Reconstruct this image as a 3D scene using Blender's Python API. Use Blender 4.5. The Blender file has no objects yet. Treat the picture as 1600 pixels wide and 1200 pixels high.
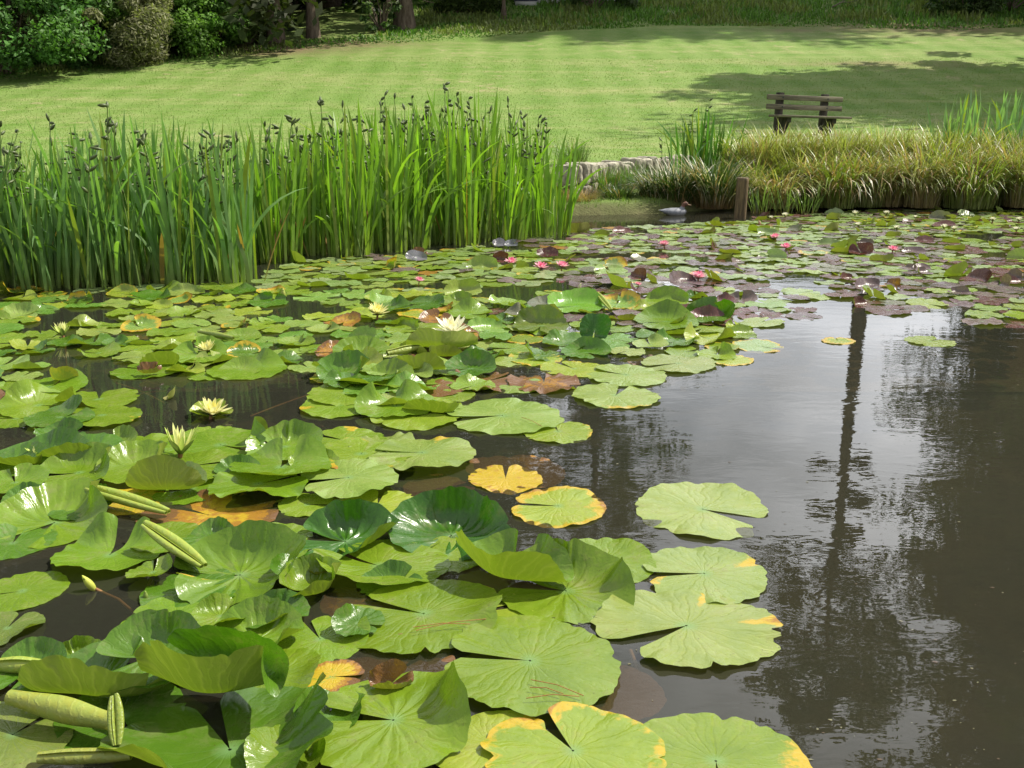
import bpy, math, random
import numpy as np
from mathutils import Vector, Matrix
C = bpy.context.scene
PI = math.pi
R_ = math.radians
# ------------------------------------------------------------------ camera
H = 1.15; PITCH = R_(15.3); F = 1570.0
cam = bpy.data.cameras.new('camera'); camo = bpy.data.objects.new('camera', cam)
C.collection.objects.link(camo); C.camera = camo
cam.sensor_width = 36; cam.lens = F / 1600 * 36; cam.clip_start = 0.05; cam.clip_end = 600
camo.location = (0, 0, H); camo.rotation_euler = (R_(90) - PITCH, 0, 0)
# ------------------------------------------------------------------ light
SUN_EL, SUN_AZ = R_(52), R_(70)          # azimuth measured from +Y (straight ahead) towards +X (right)
w = bpy.data.worlds.new('World'); C.world = w; w.use_nodes = True
nt = w.node_tree; N = nt.nodes; L = nt.links
for n in list(N): N.remove(n)
out = N.new('ShaderNodeOutputWorld'); bg = N.new('ShaderNodeBackground'); bg.inputs[1].default_value = 0.13
sky = N.new('ShaderNodeTexSky'); sky.sky_type = 'NISHITA'; sky.sun_disc = False
sky.sun_elevation = SUN_EL; sky.sun_rotation = SUN_AZ
sky.air_density = 1.0; sky.dust_density = 2.0
tc = N.new('ShaderNodeTexCoord'); mp = N.new('ShaderNodeMapping'); mp.inputs['Scale'].default_value = (1, 1, 2.6)
nz = N.new('ShaderNodeTexNoise'); nz.inputs['Scale'].default_value = 1.9; nz.inputs['Detail'].default_value = 6
nz.inputs['Roughness'].default_value = 0.55
rp = N.new('ShaderNodeValToRGB'); rp.color_ramp.elements[0].position = 0.28; rp.color_ramp.elements[1].position = 0.46
mx = N.new('ShaderNodeMix'); mx.data_type = 'RGBA'
nz2 = N.new('ShaderNodeTexNoise'); nz2.inputs['Scale'].default_value = 3.1; nz2.inputs['Detail'].default_value = 5
rp2 = N.new('ShaderNodeValToRGB')
rp2.color_ramp.elements[0].position = 0.35; rp2.color_ramp.elements[0].color = (3.0, 3.15, 3.4, 1)
rp2.color_ramp.elements[1].position = 0.65; rp2.color_ramp.elements[1].color = (8.5, 8.6, 8.9, 1)
L.new(tc.outputs['Generated'], mp.inputs[0]); L.new(mp.outputs[0], nz.inputs['Vector']); L.new(mp.outputs[0], nz2.inputs['Vector'])
L.new(nz.outputs['Fac'], rp.inputs[0]); L.new(nz2.outputs['Fac'], rp2.inputs[0])
L.new(rp.outputs['Color'], mx.inputs['Factor']); L.new(sky.outputs[0], mx.inputs[6]); L.new(rp2.outputs['Color'], mx.inputs[7])
nv = N.new('ShaderNodeVectorMath'); nv.operation = 'DOT_PRODUCT'; nv.inputs[1].default_value = (math.sin(R_(17)) * .97, math.cos(R_(17)) * .97, .24)
L.new(tc.outputs['Generated'], nv.inputs[0])
mr = N.new('ShaderNodeMapRange'); mr.inputs[1].default_value = 0.55; mr.inputs[2].default_value = 1.0; mr.inputs[3].default_value = 0.70; mr.inputs[4].default_value = 2.5; mr.interpolation_type = 'SMOOTHSTEP'
vs = N.new('ShaderNodeVectorMath'); vs.operation = 'SCALE'
L.new(nv.outputs['Value'], mr.inputs[0]); L.new(rp2.outputs['Color'], vs.inputs[0]); L.new(mr.outputs[0], vs.inputs['Scale']); L.new(vs.outputs[0], mx.inputs[7])
L.new(mx.outputs[2], bg.inputs[0]); L.new(bg.outputs[0], out.inputs[0])
sun = bpy.data.lights.new('sun', 'SUN'); sun.energy = 5.0; sun.angle = R_(0.5); sun.color = (1, 0.94, 0.82)
suno = bpy.data.objects.new('sun', sun); C.collection.objects.link(suno)
sd = Vector((math.sin(SUN_AZ) * math.cos(SUN_EL), math.cos(SUN_AZ) * math.cos(SUN_EL), math.sin(SUN_EL)))
suno.rotation_euler = sd.to_track_quat('Z', 'Y').to_euler(); suno.location = (20, 20, 40)
C.view_settings.view_transform = 'Standard'; C.view_settings.look = 'None'; C.view_settings.gamma = 1
C.view_settings.exposure = 0.62
C.cycles.max_bounces = 8; C.cycles.transparent_max_bounces = 12; C.cycles.caustics_reflective = False
C.cycles.caustics_refractive = False; C.cycles.sample_clamp_indirect = 6
C.cycles.use_denoising = True

# ------------------------------------------------------------------ helpers
def ray(px, py):
    a = (px - 800) / F; b = (600 - py) / F
    return (a, math.cos(PITCH) + b * math.sin(PITCH), -math.sin(PITCH) + b * math.cos(PITCH))
def unp(px, py, z=0.0):
    d = ray(px, py); t = (z - H) / d[2]
    return d[0] * t, d[1] * t
def proj(X, Y, Z):
    dz = Z - H
    dep = Y * math.cos(PITCH) - dz * math.sin(PITCH); up = Y * math.sin(PITCH) + dz * math.cos(PITCH)
    return 800 + F * X / dep, 600 - F * up / dep
def proj_np(X, Y, Z):
    dz = Z - H
    dep = Y * math.cos(PITCH) - dz * math.sin(PITCH); up = Y * math.sin(PITCH) + dz * math.cos(PITCH)
    return 800 + F * X / dep, 600 - F * up / dep
def inpoly(x, y, poly):
    c = False; j = len(poly) - 1
    for i in range(len(poly)):
        xi, yi = poly[i]; xj, yj = poly[j]
        if (yi > y) != (yj > y) and x < (xj - xi) * (y - yi) / (yj - yi) + xi: c = not c
        j = i
    return c
def tag(o, label=None, cat=None, group=None, kind=None):
    if label: o['label'] = label
    if cat: o['category'] = cat
    if group: o['group'] = group
    if kind: o['kind'] = kind
    return o
def empty(name, loc=(0, 0, 0), rz=0.0):
    o = bpy.data.objects.new(name, None); C.collection.objects.link(o)
    o.location = loc; o.rotation_euler = (0, 0, rz); o.empty_display_size = 0.1
    return o
def make(name, V, Fc, mat, parent=None, smooth=True, tint=None, uv=None, fl=None, mi=None, loc=None):
    """V (n,3); Fc list/array of faces (quads -1 padded allowed); tint (n,3) per-vertex colour; uv (n,2) stored per vertex; fl dict of float attrs"""
    me = bpy.data.meshes.new(name)
    V = np.asarray(V, dtype=np.float32)
    if isinstance(Fc, np.ndarray):
        n, k = Fc.shape
        me.vertices.add(len(V)); me.vertices.foreach_set('co', V.ravel())
        me.loops.add(n * k); me.loops.foreach_set('vertex_index', Fc.astype(np.int32).ravel())
        me.polygons.add(n); me.polygons.foreach_set('loop_start', np.arange(0, n * k, k, dtype=np.int32))
        me.update(calc_edges=True)
    else:
        me.from_pydata([tuple(map(float, v)) for v in V], [], Fc); me.update()
    if smooth: me.polygons.foreach_set('use_smooth', np.ones(len(me.polygons), dtype=bool))
    if tint is not None:
        t = np.ones((len(V), 4), dtype=np.float32); t[:, :3] = tint
        at = me.attributes.new('tint', 'FLOAT_COLOR', 'POINT'); at.data.foreach_set('color', t.ravel())
    if uv is not None:
        u3 = np.zeros((len(V), 3), dtype=np.float32); u3[:, :uv.shape[1]] = uv
        at = me.attributes.new('padco', 'FLOAT_VECTOR', 'POINT'); at.data.foreach_set('vector', u3.ravel())
    if fl:
        for k_, v_ in fl.items():
            at = me.attributes.new(k_, 'FLOAT', 'POINT'); at.data.foreach_set('value', np.asarray(v_, dtype=np.float32).ravel())
    mats = mat if isinstance(mat, (list, tuple)) else [mat]
    for m in mats: me.materials.append(m)
    if mi is not None: me.polygons.foreach_set('material_index', np.asarray(mi, dtype=np.int32))
    me.update()
    o = bpy.data.objects.new(name, me); C.collection.objects.link(o)
    if parent: o.parent = parent
    if loc is not None: o.location = loc
    return o
def copy_obj(o, parent=None, name=None):
    c = o.copy(); C.collection.objects.link(c); c.parent = parent
    return c
def copy_tree(o, parent=None):
    c = copy_obj(o, parent)
    for ch in list(o.children): copy_tree(ch, c)
    return c
class Buf:
    def __init__(s): s.V = []; s.F = []; s.T = []; s.U = []; s.D = []; s.n = 0
    def add(s, V, Fq, T=None, U=None, D=None):
        V = np.asarray(V, dtype=np.float32); s.V.append(V); s.F.append(np.asarray(Fq) + s.n); s.n += len(V)
        if T is not None: s.T.append(np.broadcast_to(np.asarray(T, dtype=np.float32), (len(V), 3)))
        if U is not None: s.U.append(U)
        if D is not None: s.D.append(D)
    def arr(s):
        return (np.concatenate(s.V), np.concatenate(s.F), np.concatenate(s.T) if s.T else None,
                np.concatenate(s.U) if s.U else None, np.concatenate(s.D) if s.D else None)
def grid_faces(a, b, wrap=False):
    i = np.arange(a - 1)[:, None]; j = np.arange(b if wrap else b - 1)[None, :]; j2 = (j + 1) % b
    return np.stack([i * b + j, i * b + j2, (i + 1) * b + j2, (i + 1) * b + j], -1).reshape(-1, 4)
def tube(pts, rad, n=8):
    pts = np.asarray(pts, float); rad = np.broadcast_to(np.asarray(rad, float), (len(pts),))
    T = np.gradient(pts, axis=0); T /= np.linalg.norm(T, axis=1)[:, None] + 1e-9
    ref = np.array([0.12, 0.99, 0.05]) if abs(T[0][1]) < 0.9 else np.array([1.0, 0, 0])
    A = np.cross(T, ref); A /= np.linalg.norm(A, axis=1)[:, None] + 1e-9; B = np.cross(T, A)
    an = np.arange(n) / n * 2 * PI
    V = pts[:, None, :] + rad[:, None, None] * (np.cos(an)[None, :, None] * A[:, None, :] + np.sin(an)[None, :, None] * B[:, None, :])
    return V.reshape(-1, 3), grid_faces(len(pts), n, True)
def blades(rng, base, length, width, az, lean, curve, seg=6, tint=None, face=None, tipcol=None, basecol=None, taper=0.6, vee=0.0):
    n = len(base); s = np.linspace(0, 1, seg + 1)
    th = lean[:, None] + curve[:, None] * s[None, :] ** 1.4
    ds = length[:, None] / seg
    hx = np.cumsum(np.sin(th) * ds, 1) - np.sin(th) * ds; hz = np.cumsum(np.cos(th) * ds, 1) - np.cos(th) * ds
    cx = base[:, 0, None] + hx * np.cos(az)[:, None]; cy = base[:, 1, None] + hx * np.sin(az)[:, None]; cz = base[:, 2, None] + hz
    f = (az + PI / 2 if face is None else face)
    wp = np.where(s < taper, 0.75 + 0.25 * s / taper, np.sqrt(np.clip(1 - ((s - taper) / (1 - taper)) ** 1.6, 0, 1)))
    wp[-1] = 0.04
    hw = 0.5 * width[:, None] * wp[None, :]
    dx = np.cos(f)[:, None] * hw; dy = np.sin(f)[:, None] * hw
    P1 = np.stack([cx - dx, cy - dy, cz], -1); P2 = np.stack([cx + dx, cy + dy, cz], -1)
    V = np.stack([P1, P2], 2).reshape(n, -1, 3)
    k = np.arange(seg); q = np.stack([2 * k, 2 * k + 1, 2 * k + 3, 2 * k + 2], -1)
    Fq = (q[None] + (np.arange(n) * 2 * (seg + 1))[:, None, None]).reshape(-1, 4)
    T = None
    if tint is not None:
        T = np.repeat(tint[:, None, :], seg + 1, 1)
        if basecol is not None:
            kb = np.clip(1 - s * 3.0, 0, 1)[None, :, None]; T = T * (1 - kb) + np.asarray(basecol) * kb
        if tipcol is not None:
            kt = (np.clip(s * 3 - 2, 0, 1) ** 1.5)[None, :, None]; T = T * (1 - kt) + np.asarray(tipcol) * kt
        T = np.repeat(T[:, :, None, :], 2, 2).reshape(-1, 3)
    return V.reshape(-1, 3), Fq, T
def vnoise(x, y, seed=0):
    r = np.random.RandomState(seed).rand(256, 256); xi = np.floor(x).astype(int); yi = np.floor(y).astype(int)
    fx = x - xi; fy = y - yi; fx = fx * fx * (3 - 2 * fx); fy = fy * fy * (3 - 2 * fy)
    g = lambda a, b: r[a % 256, b % 256]
    return (g(xi, yi) * (1 - fx) + g(xi + 1, yi) * fx) * (1 - fy) + (g(xi, yi + 1) * (1 - fx) + g(xi + 1, yi + 1) * fx) * fy
def fbm(x, y, seed=0, o=4):
    x = np.asarray(x, float); y = np.asarray(y, float)
    return sum(vnoise(x * 2 ** k, y * 2 ** k, seed + k) * 0.5 ** (k + 1) for k in range(o)) / (1 - 0.5 ** o)

# ------------------------------------------------------------------ materials
class NT:
    def __init__(s, name):
        s.m = bpy.data.materials.new(name); s.m.use_nodes = True; s.t = s.m.node_tree
        for n in list(s.t.nodes): s.t.nodes.remove(n)
        s.out = s.t.nodes.new('ShaderNodeOutputMaterial')
    def n(s, ty, **kw):
        nd = s.t.nodes.new('ShaderNode' + ty)
        for k, v in kw.items():
            if k in nd.inputs: nd.inputs[k].default_value = v
            else: setattr(nd, k, v)
        return nd
    def l(s, a, b): s.t.links.new(a, b)
    def setin(s, sock, v):
        if isinstance(v, (int, float)): sock.default_value = v
        elif isinstance(v, (tuple, list)): sock.default_value = tuple(v) + ((1,) if len(v) == 3 and len(sock.default_value) == 4 else ())
        else: s.l(v, sock)
    def math(s, op, a, b=None, c=None, clamp=False):
        nd = s.n('Math', operation=op, use_clamp=clamp); s.setin(nd.inputs[0], a)
        if b is not None: s.setin(nd.inputs[1], b)
        if c is not None: s.setin(nd.inputs[2], c)
        return nd.outputs[0]
    def mix(s, f, a, b, mode='MIX'):
        nd = s.n('Mix', data_type='RGBA', blend_type=mode); s.setin(nd.inputs[0], f); s.setin(nd.inputs[6], a); s.setin(nd.inputs[7], b)
        return nd.outputs[2]
    def noise(s, vec, scale, detail=3, rough=0.5, dist=0.0):
        nd = s.n('TexNoise'); nd.inputs['Scale'].default_value = scale; nd.inputs['Detail'].default_value = detail
        nd.inputs['Roughness'].default_value = rough; nd.inputs['Distortion'].default_value = dist
        if vec is not None: s.l(vec, nd.inputs['Vector'])
        return nd.outputs['Fac']
    def ramp(s, f, stops):
        nd = s.n('ValToRGB'); s.setin(nd.inputs[0], f); e = nd.color_ramp.elements
        while len(e) < len(stops): e.new(0.5)
        for k, (p, c) in enumerate(stops):
            e[k].position = p; e[k].color = (c, c, c, 1) if isinstance(c, (int, float)) else tuple(c) + (1,)
        return nd.outputs[0]
    def attr(s, name, out='Color'):
        return s.n('Attribute', attribute_name=name).outputs[out]
    def bsdf(s, **kw):
        nd = s.n('BsdfPrincipled')
        for k, v in kw.items(): s.setin(nd.inputs[k.replace('_', ' ')], v)
        return nd
    def bump(s, h, strength=0.3, dist=0.01):
        nd = s.n('Bump'); nd.inputs['Strength'].default_value = strength; nd.inputs['Distance'].default_value = dist
        s.l(h, nd.inputs['Height']); return nd.outputs[0]
    def mixsh(s, f, a, b):
        nd = s.n('MixShader'); s.setin(nd.inputs[0], f); s.l(a, nd.inputs[1]); s.l(b, nd.inputs[2]); return nd.outputs[0]

def leafy(name, trans=0.35, rough=0.45, spec=0.4, tcol=(1.0, 1.25, 0.45), nscale=30.0, vary=0.3):
    s = NT(name); t = s.attr('tint'); co = s.n('TexCoord').outputs['Object']
    nn = s.noise(co, nscale, 2)
    col = s.mix(1.0, t, s.ramp(nn, [(0.3, 1 - vary), (0.7, 1 + vary)]), 'MULTIPLY')
    b = s.bsdf(Base_Color=col, Roughness=rough, Specular_IOR_Level=spec)
    tr = s.n('BsdfTranslucent'); s.setin(tr.inputs[0], s.mix(1.0, col, tcol, 'MULTIPLY'))
    s.l(s.mixsh(trans, b.outputs[0], tr.outputs[0]), s.out.inputs[0]); return s.m
M_leaf = leafy('tree_leaf', 0.35, 0.55, 0.25)
M_iris = leafy('iris_leaf', 0.42, 0.38, 0.45, (1.25, 1.5, 0.35), 9.0, 0.18)
M_sedge = leafy('sedge_leaf', 0.3, 0.4, 0.55, (1.1, 1.2, 0.5), 12.0, 0.2)
M_petal = leafy('petal', 0.35, 0.5, 0.3, (1, 1, 0.9), 40.0, 0.06)

def pad_material():
    s = NT('lily_pad_leaf'); t = s.attr('tint'); dec = s.attr('decay', 'Fac'); pc = s.attr('padco', 'Vector')
    sx = s.n('SeparateXYZ'); s.l(pc, sx.inputs[0]); u, v, sd_ = sx.outputs
    r = s.math('SQRT', s.math('ADD', s.math('MULTIPLY', u, u), s.math('MULTIPLY', v, v)))
    ang = s.math('ARCTAN2', v, u)
    cm = s.n('CombineXYZ'); s.l(u, cm.inputs[0]); s.l(v, cm.inputs[1]); s.l(s.math('MULTIPLY', sd_, 7.3), cm.inputs[2]); P = cm.outputs[0]
    n1 = s.noise(P, 1.6, 4, 0.6); n2 = s.noise(P, 7.0, 4, 0.6); n3 = s.noise(P, 26.0, 2, 0.6)
    # radiating veins that fork once
    wob = s.math('MULTIPLY', s.math('SUBTRACT', s.noise(P, 3.0, 2), 0.5), 0.5)
    aw = s.math('ADD', ang, wob)
    v1 = s.math('POWER', s.math('ABSOLUTE', s.math('SINE', s.math('MULTIPLY', aw, 8.0))), 22.0)
    v2 = s.math('MULTIPLY', s.math('POWER', s.math('ABSOLUTE', s.math('SINE', s.math('MULTIPLY', aw, 17.0))), 14.0), s.math('SMOOTH_MIN', s.math('MULTIPLY', r, 1.4), 1.0, 0.2))
    vein = s.math('MAXIMUM', v1, s.math('MULTIPLY', v2, 0.55))
    base = s.mix(1.0, t, s.ramp(n1, [(0.3, (0.82, 0.86, 0.8)), (0.7, (1.2, 1.14, 1.25))]), 'MULTIPLY')
    base = s.mix(s.ramp(n2, [(0.5, 0.0), (0.75, 0.35)]), base, s.mix(1.0, base, (1.3, 1.12, 0.7), 'MULTIPLY'))
    base = s.mix(s.math('MULTIPLY', vein, s.ramp(n1, [(0.35, 0.06), (0.65, 0.24)])), base, s.mix(1.0, base, (1.4, 1.25, 1.6), 'MULTIPLY'))
    # bluish centre where the stalk joins
    base = s.mix(s.ramp(r, [(0.02, 0.6), (0.16, 0.0)]), base, (0.20, 0.36, 0.14))
    # small dark spots and reddish flecks
    base = s.mix(s.math('MULTIPLY', s.ramp(n1, [(0.48, 0.0), (0.68, 1.0)]), s.ramp(n2, [(0.40, 0.0), (0.62, 0.42)])), base, (0.20, 0.19, 0.10))
    sp = s.ramp(n3, [(0.65, 0.0), (0.72, 1.0)]); sp = s.math('MULTIPLY', sp, s.ramp(n1, [(0.45, 0.0), (0.6, 0.75)]))
    base = s.mix(sp, base, (0.07, 0.045, 0.015))
    # decay: yellow, orange, brown creeping in
    dn = s.math('ADD', s.math('MULTIPLY', dec, 1.25), s.math('MULTIPLY', s.math('SUBTRACT', n2, 0.5), 0.75))
    dn = s.math('ADD', dn, s.math('MULTIPLY', s.math('SUBTRACT', n1, 0.5), 0.6))
    base = s.mix(s.ramp(dn, [(0.34, 0.0), (0.48, 0.9)]), base, (0.54, 0.37, 0.030))
    base = s.mix(s.ramp(dn, [(0.66, 0.0), (0.8, 0.9)]), base, (0.34, 0.16, 0.03))
    base = s.mix(s.ramp(dn, [(0.95, 0.0), (1.1, 1.0)]), base, (0.19, 0.095, 0.040))
    # underside: dull olive, veins raised
    und = s.mix(0.7, base, (0.23, 0.26, 0.045)); und = s.mix(s.math('MULTIPLY', vein, 0.25), und, (0.36, 0.38, 0.10))
    und = s.mix(s.ramp(s.math('ADD', r, s.math('MULTIPLY', n2, 0.35)), [(1.05, 0.0), (1.25, 0.30)]), und, (0.26, 0.14, 0.04))
    bf = s.n('NewGeometry').outputs['Backfacing']
    col = s.mix(bf, base, und)
    dust = s.ramp(n2, [(0.35, 0.0), (0.7, 0.14)])
    rough = s.math('ADD', s.math('ADD', 0.20, dust), s.math('MULTIPLY', bf, 0.2))
    h = s.math('ADD', s.math('MULTIPLY', vein, -0.6), s.math('ADD', s.math('MULTIPLY', n2, 1.1), s.math('MULTIPLY', n3, 0.35)))
    bp = s.bump(h, 0.24, 0.006)
    b = s.bsdf(Base_Color=col, Roughness=rough, Specular_IOR_Level=0.55, Normal=bp)
    tr = s.n('BsdfTranslucent'); s.setin(tr.inputs[0], s.mix(1.0, col, (1.0, 1.25, 0.3), 'MULTIPLY')); s.l(bp, tr.inputs['Normal'])
    s.l(s.mixsh(0.3, b.outputs[0], tr.outputs[0]), s.out.inputs[0]); return s.m
M_pad = pad_material()

def water_material():
    s = NT('pond_water'); co = s.n('TexCoord').outputs['Object']
    def mapped(sc, rot=0.0):
        m = s.n('Mapping'); m.inputs['Scale'].default_value = sc; m.inputs['Rotation'].default_value = (0, 0, rot); s.l(co, m.inputs[0]); return m.outputs[0]
    a = s.noise(mapped((5.0, 11.0, 1), 0.15), 1.0, 3, 0.5, 0.6); b_ = s.noise(mapped((17.0, 34.0, 1), -0.1), 1.0, 2, 0.5, 0.3)
    gust = s.ramp(s.noise(mapped((0.7, 1.1, 1)), 1.0, 2), [(0.38, 0.35), (0.62, 1.0)])
    hgt = s.math('MULTIPLY', s.math('ADD', a, s.math('MULTIPLY', b_, 0.22)), gust)
    bp = s.bump(hgt, 0.30, 0.0036)
    fr = s.n('Fresnel'); fr.inputs['IOR'].default_value = 1.333; s.l(bp, fr.inputs['Normal'])
    gl = s.n('BsdfGlossy'); gl.inputs['Roughness'].default_value = 0.0; s.l(bp, gl.inputs['Normal'])
    murk = s.ramp(s.noise(mapped((0.8, 0.8, 1)), 1.0, 3), [(0.3, (0.033, 0.034, 0.024)), (0.7, (0.045, 0.046, 0.032))])
    df = s.n('BsdfDiffuse'); s.setin(df.inputs[0], murk)
    tp = s.n('BsdfTransparent'); tp.inputs[0].default_value = (0.86, 0.80, 0.62, 1)
    body = s.mixsh(0.52, df.outputs[0], tp.outputs[0])
    f2 = s.math('MULTIPLY', fr.outputs[0], 1.0, clamp=True)
    s.l(s.mixsh(f2, body, gl.outputs[0]), s.out.inputs[0]); return s.m
M_water = water_material()

def ground_material():
    s = NT('lawn_turf'); co = s.n('TexCoord').outputs['Object']; rgh = s.attr('rough', 'Fac'); dirt = s.attr('dirt', 'Fac'); mud = s.attr('mud', 'Fac')
    n1 = s.noise(co, 0.35, 4, 0.6); n2 = s.noise(co, 2.2, 4, 0.65); n3 = s.noise(co, 28.0, 3, 0.7)
    m = s.n('Mapping'); m.inputs['Scale'].default_value = (0.12, 0.95, 1); s.l(co, m.inputs[0]); n4 = s.noise(m.outputs[0], 1.0, 4, 0.6)
    sx = s.n('SeparateXYZ'); s.l(co, sx.inputs[0])
    stripe = s.math('SINE', s.math('ADD', s.math('MULTIPLY', sx.outputs[0], 5.2), s.math('MULTIPLY', n1, 2.0)))
    c = s.mix(s.ramp(n1, [(0.3, 0.0), (0.7, 1.0)]), (0.105, 0.190, 0.032), (0.155, 0.228, 0.056))
    c = s.mix(s.ramp(n4, [(0.45, 0.0), (0.72, 0.75)]), c, (0.27, 0.275, 0.115))
    c = s.mix(s.ramp(n2, [(0.35, 0.55), (0.6, 0.0)]), c, (0.09, 0.19, 0.018))
    c = s.mix(s.ramp(s.math('ADD', n2, s.math('MULTIPLY', n1, 0.5)), [(0.86, 0.0), (0.98, 0.55)]), c, (0.33, 0.27, 0.16))
    c = s.mix(s.math('MULTIPLY', s.math('ADD', stripe, 1.0), 0.12), c, (0.27, 0.33, 0.12))
    c = s.mix(1.0, c, s.ramp(n3, [(0.25, 0.6), (0.75, 1.4)]), 'MULTIPLY')
    wild = s.mix(s.ramp(n2, [(0.3, 0.0), (0.7, 1.0)]), (0.085, 0.16, 0.03), (0.19, 0.22, 0.07))
    wild = s.mix(1.0, wild, s.ramp(n3, [(0.25, 0.5), (0.75, 1.5)]), 'MULTIPLY')
    c = s.mix(rgh, c, wild)
    d = s.mix(n2, (0.13, 0.075, 0.05), (0.22, 0.15, 0.10)); c = s.mix(s.math('MULTIPLY', dirt, s.ramp(n2, [(0.3, 0.4), (0.55, 1.0)])), c, d)
    c = s.mix(mud, c, s.mix(n2, (0.035, 0.026, 0.014), (0.09, 0.065, 0.04)))
    b = s.bsdf(Base_Color=c, Roughness=0.9, Specular_IOR_Level=0.15, Normal=s.bump(s.math('ADD', n3, s.math('MULTIPLY', n2, 2.0)), 0.6, 0.05))
    s.l(b.outputs[0], s.out.inputs[0]); return s.m
M_ground = ground_material()

def simple(name, c1, c2, scale=8.0, rough=0.8, spec=0.3, stretch=(1, 1, 1), bump=0.4, bd=0.01, obj='Object'):
    s = NT(name); co = s.n('TexCoord').outputs[obj]; m = s.n('Mapping'); m.inputs['Scale'].default_value = stretch; s.l(co, m.inputs[0])
    n1 = s.noise(m.outputs[0], scale, 5, 0.65); n2 = s.noise(m.outputs[0], scale * 4.7, 3, 0.6)
    f = s.ramp(s.math('ADD', s.math('MULTIPLY', n1, 0.7), s.math('MULTIPLY', n2, 0.3)), [(0.35, 0.0), (0.65, 1.0)])
    b = s.bsdf(Base_Color=s.mix(f, c1, c2), Roughness=rough, Specular_IOR_Level=spec, Normal=s.bump(n1, bump, bd))
    s.l(b.outputs[0], s.out.inputs[0]); return s.m
M_bark = simple('bark', (0.055, 0.038, 0.026), (0.20, 0.155, 0.115), 3.0, 0.9, 0.2, (2.2, 2.2, 0.5), 0.9, 0.06)
M_mud = simple('pond_mud', (0.012, 0.010, 0.006), (0.030, 0.023, 0.012), 3.0, 0.95, 0.1)
M_oldwood = simple('weathered_wood', (0.050, 0.043, 0.030), (0.215, 0.19, 0.13), 3.0, 0.8, 0.3, (0.8, 8, 8), 0.5, 0.006)
M_darkwood = simple('dark_wood', (0.020, 0.018, 0.014), (0.065, 0.055, 0.042), 5.0, 0.85, 0.3, (4, 4, 1), 0.5, 0.006)
M_post = simple('stained_wood', (0.030, 0.022, 0.013), (0.19, 0.135, 0.068), 5.0, 0.7, 0.3, (6, 6, 0.6), 0.7, 0.008)
M_stone = simple('sandstone', (0.12, 0.11, 0.085), (0.47, 0.44, 0.35), 5.0, 0.9, 0.2, (1, 1, 1), 1.0, 0.03)
M_stem = simple('lily_stem', (0.16, 0.06, 0.02), (0.30, 0.17, 0.06), 9.0, 0.5, 0.4)
M_pod = simple('seed_pod_skin', (0.040, 0.055, 0.015), (0.11, 0.15, 0.045), 25.0, 0.45, 0.4)
M_istem = simple('iris_stalk', (0.09, 0.15, 0.03), (0.16, 0.24, 0.05), 9.0, 0.5, 0.4)
M_stamen = simple('stamen', (0.60, 0.42, 0.03), (0.80, 0.62, 0.08), 60.0, 0.6, 0.3)
M_white = simple('white_paint', (0.70, 0.71, 0.70), (0.82, 0.82, 0.80), 3.0, 0.5, 0.4, bump=0.05)
M_pale = simple('pale_render', (0.45, 0.44, 0.41), (0.56, 0.55, 0.51), 3.0, 0.8, 0.3, bump=0.1)
M_blue = simple('blue_lid', (0.02, 0.025, 0.06), (0.035, 0.04, 0.09), 3.0, 0.4, 0.4, bump=0.1)
M_glass = simple('dark_glass', (0.02, 0.025, 0.03), (0.03, 0.04, 0.045), 1.0, 0.08, 0.6, bump=0.0)
M_roof = simple('slate', (0.06, 0.06, 0.065), (0.12, 0.12, 0.12), 5.0, 0.7, 0.3)
M_needle = simple('pine_needle', (0.20, 0.07, 0.02), (0.36, 0.14, 0.05), 30.0, 0.6, 0.3)
M_dead = simple('dead_leaf', (0.10, 0.045, 0.02), (0.36, 0.22, 0.11), 14.0, 0.55, 0.35, bump=0.6, bd=0.01)

# ------------------------------------------------------------------ ground
PY = np.array([0, 8, 11, 13.3, 16, 20, 25, 30, 36, 42, 48, 55, 65, 80, 110, 200.])
PZ = np.array([.2, .26, .34, .47, .56, .72, 1.22, 2.0, 3.1, 4.35, 5.8, 7.6, 9.6, 12, 15, 20.])
SX = np.array([-60, -8, -3.6, -2, -1.2, -.3, .4, .7, 1.5, 2.2, 3, 5, 9, 20, 60.]); SY = np.array([6.6, 7.2, 8.0, 8.7, 9.4, 10.3, 11.0, 11.35, 11.5, 11.9, 12.4, 12.8, 13.2, 13.6, 14])
CA = np.array([-1, -.19, -.06, .06, .15, .3, 1.]); CZ = np.array([6.0, 5.3, 6.2, 7.1, 11, 14, 16.])
WALL = [(0.62, 12.15), (0.95, 12.75), (1.45, 13.5), (1.95, 14.1), (2.6, 14.7)]
WX = np.array([p[0] for p in WALL]); WY = np.array([p[1] for p in WALL])
def sst(a, b, x): t = np.clip((x - a) / (b - a), 0, 1); return t * t * (3 - 2 * t)
_yy = np.linspace(0, 200, 2001); _sm = np.convolve(np.pad(np.interp(_yy, PY, PZ), 15, mode='edge'), np.ones(31) / 31, mode='valid')
def ground_z(X, Y):
    X = np.asarray(X, float); Y = np.asarray(Y, float)
    P = np.interp(Y, _yy, _sm)
    cap = np.interp(X / np.maximum(Y, 5), CA, CZ); dlt = P - cap
    P = np.minimum(P, cap + 0.03 * (P - cap))
    d = Y - np.interp(X, SX, SY)
    # below the little wall the bank is lower
    wy = np.interp(X, WX, WY); inw = sst(0.3, 0.55, X) * (1 - sst(2.7, 3.0, X))
    P = P - 0.27 * inw * (1 - sst(-0.02, 0.10, Y - wy))
    P = P + 0.05 * (fbm(X * .35 + 50, Y * .35 + 50, 3) - .5) * np.clip(Y / 20, 0.3, 2.5)
    return -0.40 + (P + 0.40) * sst(-0.75, 0.3, d)
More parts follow.
